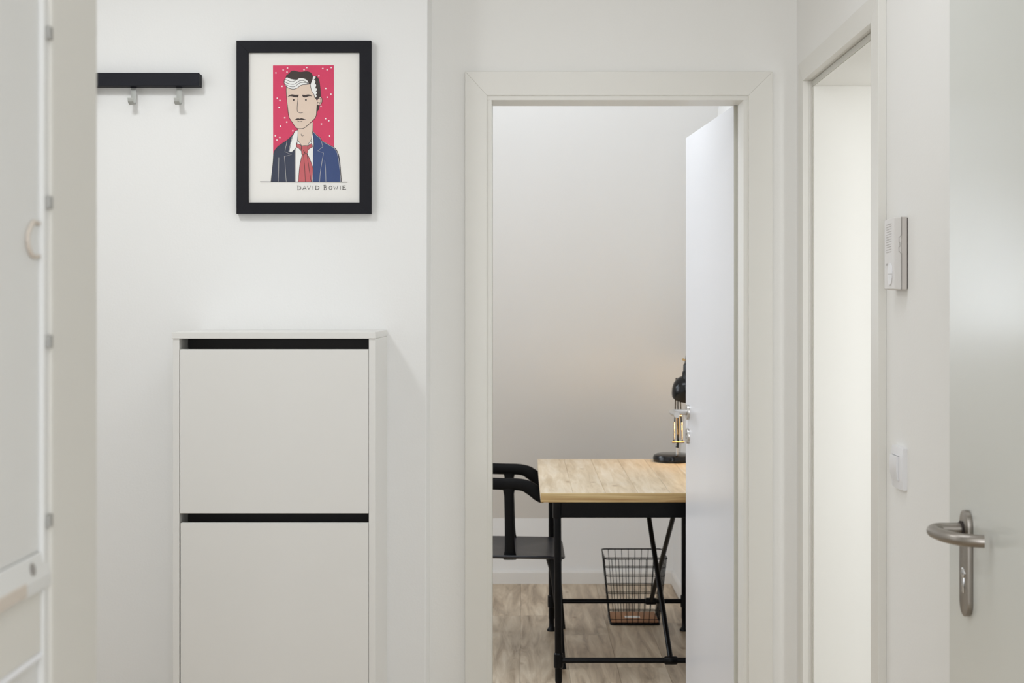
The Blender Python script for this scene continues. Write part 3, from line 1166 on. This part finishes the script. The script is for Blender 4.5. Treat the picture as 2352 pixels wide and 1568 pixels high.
stroke(A, [(662, 590), (662, 700), (675, 870), (695, 1060), (712, 1200), (730, 1280), (790, 1370), (850, 1460), (890, 1505), (930, 1522), (1010, 1525), (1060, 1510), (1110, 1475), (1200, 1395), (1290, 1310), (1325, 1260), (1340, 1200), (1345, 1130), (1355, 1000), (1366, 925)], 'line', 1.15)
# white side hair with scalloped edge
shape(A, [(1262, 362), (1290, 343), (1322, 348), (1318, 385), (1274, 432), (1305, 430), (1320, 455), (1312, 490), (1294, 524), (1325, 518), (1336, 545), (1325, 582), (1306, 614), (1340, 616), (1356, 640), (1345, 668), (1323, 687), (1352, 692), (1356, 715), (1342, 742), (1325, 762), (1345, 775), (1346, 800), (1325, 826), (1308, 800), (1285, 752), (1235, 672), (1215, 600), (1208, 530), (1240, 450)], 'white', False)
stroke(A, [(1205, 530), (1215, 600), (1235, 672), (1285, 752), (1306, 830)], 'line', 1.1)
# top hair
shape(A, [(655, 400), (662, 325), (700, 295), (735, 265), (775, 228), (830, 216), (880, 225), (930, 240), (990, 245), (1060, 236), (1120, 230), (1180, 242), (1230, 275), (1257, 325), (1262, 375), (1250, 430), (1225, 490), (1205, 522), (1150, 525), (900, 520), (700, 450)], 'black', True)
fr_ = [(668, 367), (720, 390), (790, 412), (880, 421), (930, 400), (980, 390), (1040, 392), (1100, 415), (1145, 452), (1160, 488), (1158, 520), (1100, 532), (1040, 535), (990, 550), (940, 585), (890, 618), (830, 632), (760, 625), (700, 600), (650, 560), (620, 510), (614, 460), (630, 410)]
shape(A, fr_, 'white', True)
stroke(A, [(1160, 524), (1100, 532), (1040, 535), (990, 550), (940, 585), (890, 618), (830, 632), (760, 625), (700, 600), (650, 560), (620, 510), (614, 460), (630, 410), (668, 367)], 'line', 1.2)
stroke(A, [(640, 410), (720, 450), (800, 465), (870, 440), (930, 400)], 'line', 1.0)
stroke(A, [(620, 462), (700, 505), (800, 525), (870, 510), (930, 465), (980, 445), (1060, 448), (1155, 500)], 'line', 1.0)
stroke(A, [(635, 530), (720, 565), (810, 582), (880, 560), (940, 510), (1000, 485), (1080, 485), (1165, 515)], 'line', 1.0)
shape(A, [(695, 803), (735, 770), (790, 752), (860, 762), (942, 762), (938, 785), (920, 815), (850, 815), (790, 798), (740, 795)], 'black', True)
shape(A, [(1022, 762), (1090, 765), (1150, 755), (1205, 765), (1240, 798), (1200, 790), (1150, 800), (1110, 818), (1045, 812)], 'black', True)
for ex in (830, 1104):
    shape(A, [(ex + 20 * math.cos(k * PI / 6), 877 + 20 * math.sin(k * PI / 6)) for k in range(12)], 'black', False)
stroke(A, [(925, 805), (922, 900), (910, 1040), (912, 1120), (930, 1150), (970, 1168), (1010, 1165), (1040, 1153)], 'line', 1.1)
shape(A, [(845, 1328), (890, 1300), (930, 1287), (968, 1300), (1000, 1283), (1050, 1300), (1115, 1322), (1050, 1328), (968, 1326)], 'black', False)
stroke(A, [(918, 1350), (965, 1366), (1018, 1353)], 'line', 1.0)
stroke(Bq, [(75, 1267), (600, 1270), (1250, 1272), (1915, 1275)], 'line', 1.2)
bmesh.ops.recalc_face_normals(art, faces=art.faces[:])
obj('printed_portrait', art, ink_mats, paper)
# hand-lettered name under the drawing
art = B()
T = 1350
Bo = 1437


def lt(p):
    stroke(Bq, p, 'line', 1.05, False)


lt([(866, T), (869, Bo)])
lt([(858, T + 2), (905, T + 8), (932, T + 32), (934, T + 58), (908, T + 80), (862, Bo)])
lt([(970, Bo - 2), (1010, T + 2), (1045, Bo - 6)])
lt([(985, 1406), (1034, 1406)])
lt([(1068, T + 4), (1100, Bo - 8), (1136, T + 2)])
lt([(1188, T + 5), (1189, 1427)])
lt([(1248, T + 6), (1250, Bo - 10)])
lt([(1240, T + 2), (1290, T + 6), (1318, T + 30), (1318, T + 52), (1294, T + 76), (1246, Bo - 8)])
lt([(1424, T - 2), (1425, Bo - 4)])
lt([(1418, T - 8), (1452, T - 12), (1466, T + 6), (1458, T + 26), (1428, T + 36), (1466, T + 42), (1480, T + 62), (1462, T + 82), (1418, Bo - 2)])
lt([(1560, T + 6), (1538, T + 20), (1528, T + 44), (1536, T + 70), (1560, T + 80), (1584, T + 68), (1592, T + 40), (1582, T + 16), (1560, T + 6)])
lt([(1628, T + 6), (1650, Bo - 12), (1670, T + 30), (1694, Bo - 12), (1714, T + 4)])
lt([(1766, T + 4), (1767, 1428)])
lt([(1822, T + 4), (1823, Bo - 12)])
lt([(1816, T + 4), (1874, T)])
lt([(1822, T + 36), (1866, T + 33)])
lt([(1817, Bo - 12), (1886, Bo - 14)])
obj('lettering', art, ink_mats, paper)
# thin acrylic pane
pm, nt, p = new_mat('clear_acrylic')
nt.nodes.remove(p)
tr = nt.nodes.new('ShaderNodeBsdfTransparent')
gl = nt.nodes.new('ShaderNodeBsdfGlossy')
gl.inputs['Roughness'].default_value = 0.05
mxs = nt.nodes.new('ShaderNodeMixShader')
mxs.inputs[0].default_value = 0.03
nt.links.new(tr.outputs[0], mxs.inputs[1])
nt.links.new(gl.outputs[0], mxs.inputs[2])
nt.links.new(mxs.outputs[0], nt.nodes['Material Output'].inputs['Surface'])
b = B()
box(b, ix0 - 0.002, ix1 + 0.002, YP - 0.0030, YP - 0.0018, iz0 - 0.002, iz1 + 0.002)
obj('pane', b, pm, pic)

# ------------------------------------------------------------------ desk in the study
TX0, TX1 = 0.0635, 0.7625
TY0, TY1 = 4.746, 5.808
TZ, TT = 0.740, 0.0325
desk = thing('desk', ((TX0 + TX1) / 2, (TY0 + TY1) / 2, 0), 'pine topped desk with black tubular steel legs and crossed braces', 'desk')
pwid = (TX1 - TX0) / 6
me = None
for i in range(6):
    xa, xb = TX0 + i * pwid, TX0 + (i + 1) * pwid
    b = B()
    box(b, xa + 0.0002, xb - 0.0002, TY0 + 0.0062, TY1, TZ - TT, TZ, 0.0)
    top = [e for e in b.edges if all(v.co.z > TZ - 0.001 for v in e.verts) and abs(e.verts[0].co.x - e.verts[1].co.x) < 0.001]
    bmesh.ops.bevel(b, geom=top, offset=0.0016 if i else 0.0016, segments=1, affect='EDGES')
    obj('plank', b, M['pine'], desk)
b = B()
box(b, TX0, TX1, TY0, TY0 + 0.006, TZ - TT, TZ, 0.0015)
obj('edge_strip', b, M['pine_edge'], desk)
LX0, LX1 = 0.1245, 0.7015
LYF, LYR = 4.803, 5.766
for (lx, ly, lean) in ((LX0, LYF, 0.005), (LX0, LYR, 0.0), (LX1, LYF, 0.005), (LX1, LYR, 0.0)):
    b = B()
    zt = TZ - TT
    prof = [(0.0, 0.0), (0.0195, 0.0), (0.0200, 0.005), (0.0150, 0.013), (0.0118, 0.018), (0.0115, 0.05), (0.0130, 0.054), (0.0135, zt - 0.062), (0.0135, zt - 0.06), (0, zt - 0.06)]
    lathe(b, prof, (lx, ly, 0), 24)
    for v in b.verts:
        v.co.x += lean * (1 - v.co.z / zt)
    obj('leg', b, M['black_metal'], desk, True)
    b = B()
    lathe(b, [(0, zt - 0.0645), (0.0160, zt - 0.0645), (0.0172, zt - 0.060), (0.0172, zt - 0.0002), (0, zt - 0.0002)], (lx, ly, 0), 24)
    obj('leg_socket', b, M['black_metal'], desk, True)
    b = B()
    lathe(b, [(0.013, 0.100), (0.0168, 0.104), (0.0172, 0.128), (0.0168, 0.152), (0.013, 0.156)], (lx + lean * 0.8, ly, 0), 24)
    obj('collar', b, M['black_metal'], desk, True)
for ly in (LYF, LYR):
    b = B()
    box(b, LX0 + 0.014, LX1 - 0.014, ly - 0.010, ly + 0.010, 0.645, TZ - TT - 0.0002, 0.002)
    obj('apron', b, M['black_metal'], desk)
    b = B()
    tube(b, [(LX0, ly, 0.128), (LX1, ly, 0.128)], 0.0102, 16)
    obj('crossbar', b, M['black_metal'], desk, True)
for lx in (LX0, LX1):
    b = B()
    box(b, lx - 0.008, lx + 0.008, LYF + 0.015, LYR - 0.015, 0.672, TZ - TT - 0.0002, 0.002)
    obj('side_rail', b, M['black_metal'], desk)
for (p0, p1) in (((0.535, LYF, 0.128), (0.507, LYF + 0.86, 0.706)), ((0.556, LYR, 0.128), (0.573, LYF + 0.09, 0.706))):
    b = B()
    tube(b, [p0, p1], 0.0095 if p0[1] == LYR else 0.0100, 16)
    obj('brace', b, M['black_metal'], desk, True)
    b = B()
    tube(b, [(p0[0] - 0.024, p0[1], 0.128), (p0[0] - 0.019, p0[1], 0.128), (p0[0] + 0.019, p0[1], 0.128), (p0[0] + 0.024, p0[1], 0.128)], [0.012, 0.0150, 0.0150, 0.012], 20)
    obj('collar', b, M['black_metal'], desk, True)

# ------------------------------------------------------------------ chair at the desk
ch = thing('desk_chair', (-0.08, 5.49, 0), 'black plastic armchair pushed up to the left side of the desk', 'chair')
YN, YFA = 5.27, 5.755
ZA = 0.7015        # centre line of the arm
U = [(0.088, YN + 0.004, 0.648), (0.078, YN + 0.002, 0.651), (0.060, YN, 0.663), (0.040, YN, 0.679), (0.012, YN, 0.695), (-0.020, YN, ZA), (-0.07, YN, ZA + 0.0015),
     (-0.14, YN + 0.003, ZA + 0.004), (-0.21, YN + 0.02, ZA + 0.008), (-0.27, YN + 0.065, ZA + 0.015), (-0.305, YN + 0.14, ZA + 0.02), (-0.315, (YN + YFA) / 2, ZA + 0.024)]
U2 = [(a, YN + YFA - c, d) for a, c, d in reversed(U[:-1])]
path = catmull(U + U2, 6)
nP = len(path)
hh, ww = [], []
for i, p in enumerate(path):
    e = min(i, nP - 1 - i) / 6.0
    k = min(1.0, e / 0.7)
    hh.append(0.0238 * (0.55 + 0.45 * math.sin(k * PI / 2)) * (1.12 if 1 < e < 4 else 1.0))
    ww.append(0.0150 * (0.6 + 0.4 * math.sin(k * PI / 2)))
# smooth the height profile
for _ in range(6):
    hh = [hh[0]] + [(hh[i - 1] + hh[i] + hh[i + 1]) / 3 for i in range(1, nP - 1)] + [hh[-1]]
b = B()
tube(b, path, ww, 20, ry=hh, power=2.6)
obj('armrest', b, M['black_plastic'], ch, True)
SZ = 0.425
# seat: rounded slab, slightly dished
b = B()
x0s, x1s, y0s, y1s = -0.27, 0.168, 5.236, 5.685
rc = 0.06
out = []
for (cx, cy, a0) in ((x1s - rc, y1s - rc, 0), (x0s + rc, y1s - rc, 90), (x0s + rc, y0s + rc, 180), (x1s - rc, y0s + rc, 270)):
    for k in range(9):
        a = math.radians(a0 + k * 90 / 8)
        out.append((cx + rc * math.cos(a), cy + rc * math.sin(a)))
cxm, cym = (x0s + x1s) / 2, (y0s + y1s) / 2


def seat_z(x, y, k):
    u = (x - cxm) / ((x1s - x0s) / 2)
    v = (y - cym) / ((y1s - y0s) / 2)
    return SZ - 0.012 * (1 - k * k) + 0.003 * v * v * k - 0.014 * max(0, u) ** 3 * k


rings = []
for k in (0.0, 0.3, 0.55, 0.78, 0.92, 0.985, 1.0):
    if k == 0:
        rings.append([b.verts.new((cxm, cym, seat_z(cxm, cym, 0)))])
    else:
        drop = 0.004 if k == 1.0 else 0.0
        rings.append([b.verts.new((cxm + (px - cxm) * k, cym + (py - cym) * k, seat_z(cxm + (px - cxm) * k, cym + (py - cym) * k, k) - drop)) for px, py in out])
low = [b.verts.new((cxm + (px - cxm) * 0.995, cym + (py - cym) * 0.995, seat_z(px, py, 1) - 0.009)) for px, py in out]
low2 = [b.verts.new((cxm + (px - cxm) * 0.94, cym + (py - cym) * 0.94, seat_z(px, py, 1) - 0.014)) for px, py in out]
n = len(out)
for k in range(n):
    b.faces.new((rings[0][0], rings[1][k], rings[1][(k + 1) % n]))
for a, c in zip(rings[1:], rings[2:] + [low]):
    for k in range(n):
        b.faces.new((a[k], c[k], c[(k + 1) % n], a[(k + 1) % n]))
for k in range(n):
    b.faces.new((low[k], low2[k], low2[(k + 1) % n], low[(k + 1) % n]))
b.faces.new(low2[::-1])
obj('seat', b, M['seat_plastic'], ch, True)


def post(x, y, xt, yt, zt):
    b = B()
    ps = [(x, y, SZ - 0.022), (x, y, SZ - 0.008), (x, y, SZ + 0.01), (x + (xt - x) * .2, y + (yt - y) * .2, SZ + 0.04), (x + (xt - x) * .5, y + (yt - y) * .5, (SZ + zt) / 2), (xt, yt, zt - 0.045), (xt, yt, zt - 0.022), (xt, yt, zt - 0.008)]
    w = [0.026, 0.026, 0.0215, 0.0195, 0.0190, 0.0190, 0.0235, 0.036]
    tube(b, ps, [0.0125] * 8, 16, up=(1, 0, 0), ry=w, power=2.8)
    obj('post', b, M['black_plastic'], ch, True)


post(-0.0515, YN + 0.006, -0.0555, YN, ZA)
post(-0.0515, YFA - 0.086, -0.0590, YFA, ZA)
post(-0.185, YN + 0.02, -0.20, YN + 0.018, ZA + 0.008)
post(-0.185, YFA - 0.088, -0.20, YFA - 0.018, ZA + 0.008)
for (xa, ya, xb, yb) in ((0.124, 5.300, 0.158, 5.160), (0.130, 5.690, 0.176, 5.800), (-0.23, 5.300, -0.30, 5.160), (-0.23, 5.680, -0.30, 5.830)):
    b = B()
    P0 = Vector((xa, ya, SZ - 0.020))
    P1 = Vector((xb, yb, 0.0))
    ps = [P0.lerp(P1, k / 8) for k in range(9)]
    rr = [0.032, 0.0215, 0.0180, 0.0160, 0.0145, 0.0130, 0.0118, 0.0106, 0.0098]
    tube(b, ps, rr, 16, power=2.4)
    obj('leg', b, M['black_plastic'], ch, True)

# ------------------------------------------------------------------ desk lamp
lx, ly = 0.645, 5.722
lamp = thing('desk_lamp', (lx, ly, TZ), 'black spring-arm desk lamp glowing warm at the back of the desk', 'lamp')
b = B()
lathe(b, [(0, 0), (0.078, 0), (0.0835, 0.004), (0.0845, 0.018), (0.080, 0.028), (0.070, 0.0325), (0.02, 0.0345), (0, 0.0345)], (lx, ly, TZ), 48)
obj('base', b, M['lamp_black'], lamp, True)
ax = 0.6655      # arm line
ay = ly + 0.002
b = B()
tube(b, [(ax - 0.004, ay - 0.03, TZ + 0.033), (ax - 0.004, ay - 0.03, TZ + 0.072)], 0.0052, 14)
obj('stem', b, M['satin'], lamp, True)
ay = ay - 0.03
b = B()
tube(b, [(ax - 0.004, ay, TZ + 0.062), (ax, ay, TZ + 0.085), (ax - 0.001, ay, TZ + 0.12)], [0.007, 0.005, 0.0045], 12)
obj('joint', b, M['lamp_black'], lamp, True)
b = B()
for sx in (-0.0165, 0.0165):
    tube(b, [(ax + sx * 1.15, ay, TZ + 0.082), (ax + sx * 0.78, ay + 0.003, TZ + 0.20), (ax + sx * 0.45, ay + 0.006, TZ + 0.335)], 0.0028, 10)
tube(b, [(ax, ay + 0.006, TZ + 0.10), (ax, ay + 0.008, TZ + 0.335)], 0.0026, 10)
obj('lower_arm', b, M['lamp_black'], lamp, True)
for (z, wd) in ((TZ + 0.0855, 0.0265), (TZ + 0.1975, 0.0155)):
    b = B()
    tube(b, [(ax - wd, ay - 0.003, z), (ax + wd, ay - 0.003, z)], 0.0034, 10)
    obj('cross_pin', b, M['bulb_tint'], lamp, True)
for sx in (-0.0165, 0.0165):
    b = B()
    turns = 26
    z0, z1 = TZ + 0.095, TZ + 0.170
    P = []
    for k in range(turns * 10 + 1):
        a = 2 * PI * k / 10
        P.append((ax + sx + 0.0040 * math.cos(a), ay - 0.002 + 0.0040 * math.sin(a), z0 + (z1 - z0) * k / (turns * 10)))
    tube(b, P, 0.0012, 5)
    obj('spring', b, M['satin'], lamp, True)
for sx in (-0.007, 0.007):
    b = B()
    tube(b, [(ax + sx * 0.4, ay - 0.001, TZ + 0.105), (ax + sx, ay, TZ + 0.195)], 0.0022, 8)
    obj('spring_rod', b, M['bulb_tint'], lamp, True)
# elbow and upper arm going right, then shade hanging in front of the lower arm
ex, ez = 0.690, TZ + 0.355
b = B()
box(b, ax - 0.010, ex + 0.004, ay + 0.004, ay + 0.012, TZ + 0.320, TZ + 0.360, 0.003)
lathe(b, [(0, -0.008), (0.008, -0.008), (0.008, 0.008), (0, 0.008)], (ax + 0.002, ay - 0.001, TZ + 0.335), 16, (0, 1, 0))
obj('elbow', b, M['lamp_black'], lamp, True)
scx, scy, scz = 0.691, ly - 0.085, 1.055
tilt = Vector((0.13, -0.38, 1.0)).normalized()
b = B()
outer = [(0.0135, 0.060), (0.018, 0.056), (0.032, 0.050), (0.046, 0.037), (0.055, 0.018), (0.0580, -0.004), (0.0560, -0.026), (0.0520, -0.040)]
inner = [(0.0500, -0.040), (0.0540, -0.026), (0.0560, -0.004), (0.053, 0.017), (0.044, 0.035), (0.030, 0.047), (0.012, 0.053)]
lathe(b, outer + inner, (scx, scy, scz), 40, tilt)
shade = obj('lamp_shade', b, M['lamp_black'], lamp, True)
p0_ = Vector((scx, scy, scz)) + tilt * 0.046
b = B()
tube(b, [tuple(p0_ + Vector(v)) for v in ((0, 0, 0), (0, 0, 0.030), (0.001, 0, 0.034), (0.001, 0, 0.062), (0.002, 0, 0.066), (0.003, 0, 0.088), (0.004, 0, 0.130))],
     [0.0240, 0.0225, 0.0195, 0.0185, 0.0145, 0.0125, 0.0075], 20)
obj('socket', b, M['lamp_black'], shade, True)
b = B()
q = p0_ + Vector((0, -0.004, 0.082))
tube(b, [tuple(q + Vector((-0.019, 0, 0))), tuple(q + Vector((0.019, 0, 0)))], 0.0028, 10)
lathe(b, [(0, -0.004), (0.0052, -0.004), (0.0052, 0.004), (0, 0.004)], tuple(q + Vector((-0.018, 0, 0.003))), 14, (0, 1, 0))
obj('shade_pivot', b, M['bulb_tint'], shade, True)
b = B()
q0 = p0_ + Vector((0.004, 0, 0.120))
tube(b, [tuple(q0), (0.79, ly - 0.04, 1.255), (ex, ay + 0.008, TZ + 0.345)], 0.0045, 10)
obj('upper_arm', b, M['lamp_black'], lamp, True)
b = B()
lathe(b, [(0, -0.024), (0.012, -0.020), (0.018, -0.008), (0.016, 0.006), (0.010, 0.022), (0.010, 0.045), (0, 0.045)], (scx, scy, scz), 20, tilt)
obj('bulb', b, M['bulb'], shade, True)
point('lamp_bulb_light', tuple(Vector((scx, scy, scz)) - tilt * 0.034), 1.6, (1.0, 0.60, 0.19), 0.016)

# ------------------------------------------------------------------ wire basket on the floor behind the desk
bx = thing('wire_basket', (0.497, 5.965, 0), 'black wire waste basket with a brown base on the floor behind the desk', 'basket')
ztopb = 0.296
T4 = [(0.360, 5.843), (0.636, 5.843), (0.636, 6.085), (0.360, 6.085)]     # top corners
B4 = [(0.388, 5.860), (0.604, 5.860), (0.604, 6.050), (0.388, 6.050)]     # bottom corners


def lerp2(a, c, t):
    return (a[0] + (c[0] - a[0]) * t, a[1] + (c[1] - a[1]) * t)


def rect_pts(corners, z, r=0.022, seg=5):
    (ax0, ay0), (ax1, _), (_, ay1), _ = corners[0], corners[1], corners[2], corners[3]
    P = []
    for (cx, cy, a0) in ((ax1 - r, ay1 - r, 0), (ax0 + r, ay1 - r, 90), (ax0 + r, ay0 + r, 180), (ax1 - r, ay0 + r, 270)):
        for k in range(seg + 1):
            a = math.radians(a0 + 90 * k / seg)
            P.append((cx + r * math.cos(a), cy + r * math.sin(a), z))
    return P


b = B()
tube(b, rect_pts(T4, ztopb, 0.018), 0.0030, 8, closed=True)
obj('rim', b, M['black_metal'], bx, True)
b = B()
for k in range(1, 8):
    t_ = 1 - k * 0.0385 / ztopb
    cs = [lerp2(c0, c1, 1 - t_) for c0, c1 in zip(T4, B4)]
    tube(b, rect_pts(cs, ztopb * t_, 0.018), 0.0016, 6, closed=True)
nx, ny = 9, 8
for k in range(1, nx):
    t_ = k / nx
    for a, c in ((0, 1), (3, 2)):
        p0 = lerp2(T4[a], T4[c], t_)
        p1 = lerp2(B4[a], B4[c], t_)
        tube(b, [(p0[0], p0[1], ztopb), (p1[0], p1[1], 0.008)], 0.0016, 6)
for k in range(1, ny):
    t_ = k / ny
    for a, c in ((0, 3), (1, 2)):
        p0 = lerp2(T4[a], T4[c], t_)
        p1 = lerp2(B4[a], B4[c], t_)
        tube(b, [(p0[0], p0[1], ztopb), (p1[0], p1[1], 0.008)], 0.0016, 6)
obj('wire_mesh', b, M['black_metal'], bx, True, kind='stuff')
b = B()
tube(b, rect_pts(B4, 0.0035, 0.018), 0.0035, 8, closed=True)
tube(b, rect_pts(B4, 0.010, 0.018), 0.0022, 8, closed=True)
obj('bottom_ring', b, M['black_metal'], bx, True)
b = B()
box(b, B4[0][0] + 0.004, B4[1][0] - 0.004, B4[0][1] + 0.003, B4[2][1] - 0.004, 0.0075, 0.0185, 0.004, 2)
basebox = obj('base_board', b, M['cardboard'], bx, True)
b = B()
box(b, 0.4560, 0.5230, 5.925, 5.957, 0.0185, 0.0192, 0.0)
obj('paper_tag', b, M['paper'], basebox)

# ------------------------------------------------------------------ blurred wall cupboard at the left edge
XW = -0.45
cup = thing('wall_cupboard', (XW - 0.012, 0.95, 1.05), 'blurred white wall cupboard at the left edge of the view', 'cupboard')
b = B()
box(b, -0.4745, XW - 0.002, 1.253, 1.2665, 0.0, CEIL - 0.001, 0.001)
obj('door_jamb', b, M['panel'], cup)
b = B()
box(b, -0.4745, -0.4570, 0.62, 1.2525, 1.1785, 2.44, 0.001)
cd = obj('upper_door', b, M['panel'], cup)
for z in (1.669, 1.508, 1.376, 1.206):
    b = B()
    box(b, -0.4540, -0.4478, 1.2570, 1.2665, z - 0.006, z + 0.006, 0.0008)
    obj('hinge', b, M['hinge'], cd)
b = B()
tube(b, catmull([(-0.4565, 1.2520, 1.4875), (-0.4560, 1.243, 1.4880), (-0.4555, 1.234, 1.4870), (-0.4550, 1.2225, 1.4780), (-0.4548, 1.2195, 1.4715), (-0.4550, 1.2225, 1.4640), (-0.4555, 1.232, 1.4570), (-0.4560, 1.243, 1.4560), (-0.4565, 1.2520, 1.4565)], 4), 0.0021, 10)
obj('pull_handle', b, M['rosy'], cd, True)
b = B()
prism(b, [(-0.4745, 1.1440), (-0.4500, 1.1440), (-0.4500, 1.1560), (-0.4545, 1.1780), (-0.4745, 1.1780)], 'Y', 0.62, 1.2665, 0.001)
lg = obj('ledge', b, M['panel'], cup)
b = B()
box(b, -0.4740, -0.4490, 0.62, 1.2040, 1.1455, 1.1585, 0.0015)
obj('ledge_trim', b, M['rosy'], lg)
b = B()
lathe(b, [(0, 0), (0.0058, 0), (0.0058, 0.001), (0, 0.001)], (-0.4522, 1.224, 1.1670), 20, (1, 0, 0.2))
obj('screw_cap', b, M['groove'], lg, True)
b = B()
box(b, -0.4745, -0.4580, 0.62, 1.2525, 0.05, 1.0780, 0.001)
obj('lower_door', b, M['panel'], cup)
b = B()
prism(b, [(-0.4745, 1.0785), (-0.4530, 1.0785), (-0.4530, 1.0805), (-0.4570, 1.0840), (-0.4745, 1.0840)], 'Y', 0.62, 1.2640, 0.0003)
obj('lower_trim', b, M['switch'], cup)
b = B()
box(b, -0.4745, -0.4548, 0.62, 1.2525, 1.0845, 1.1435, 0.0005)
obj('middle_panel', b, M['beige'], cup)
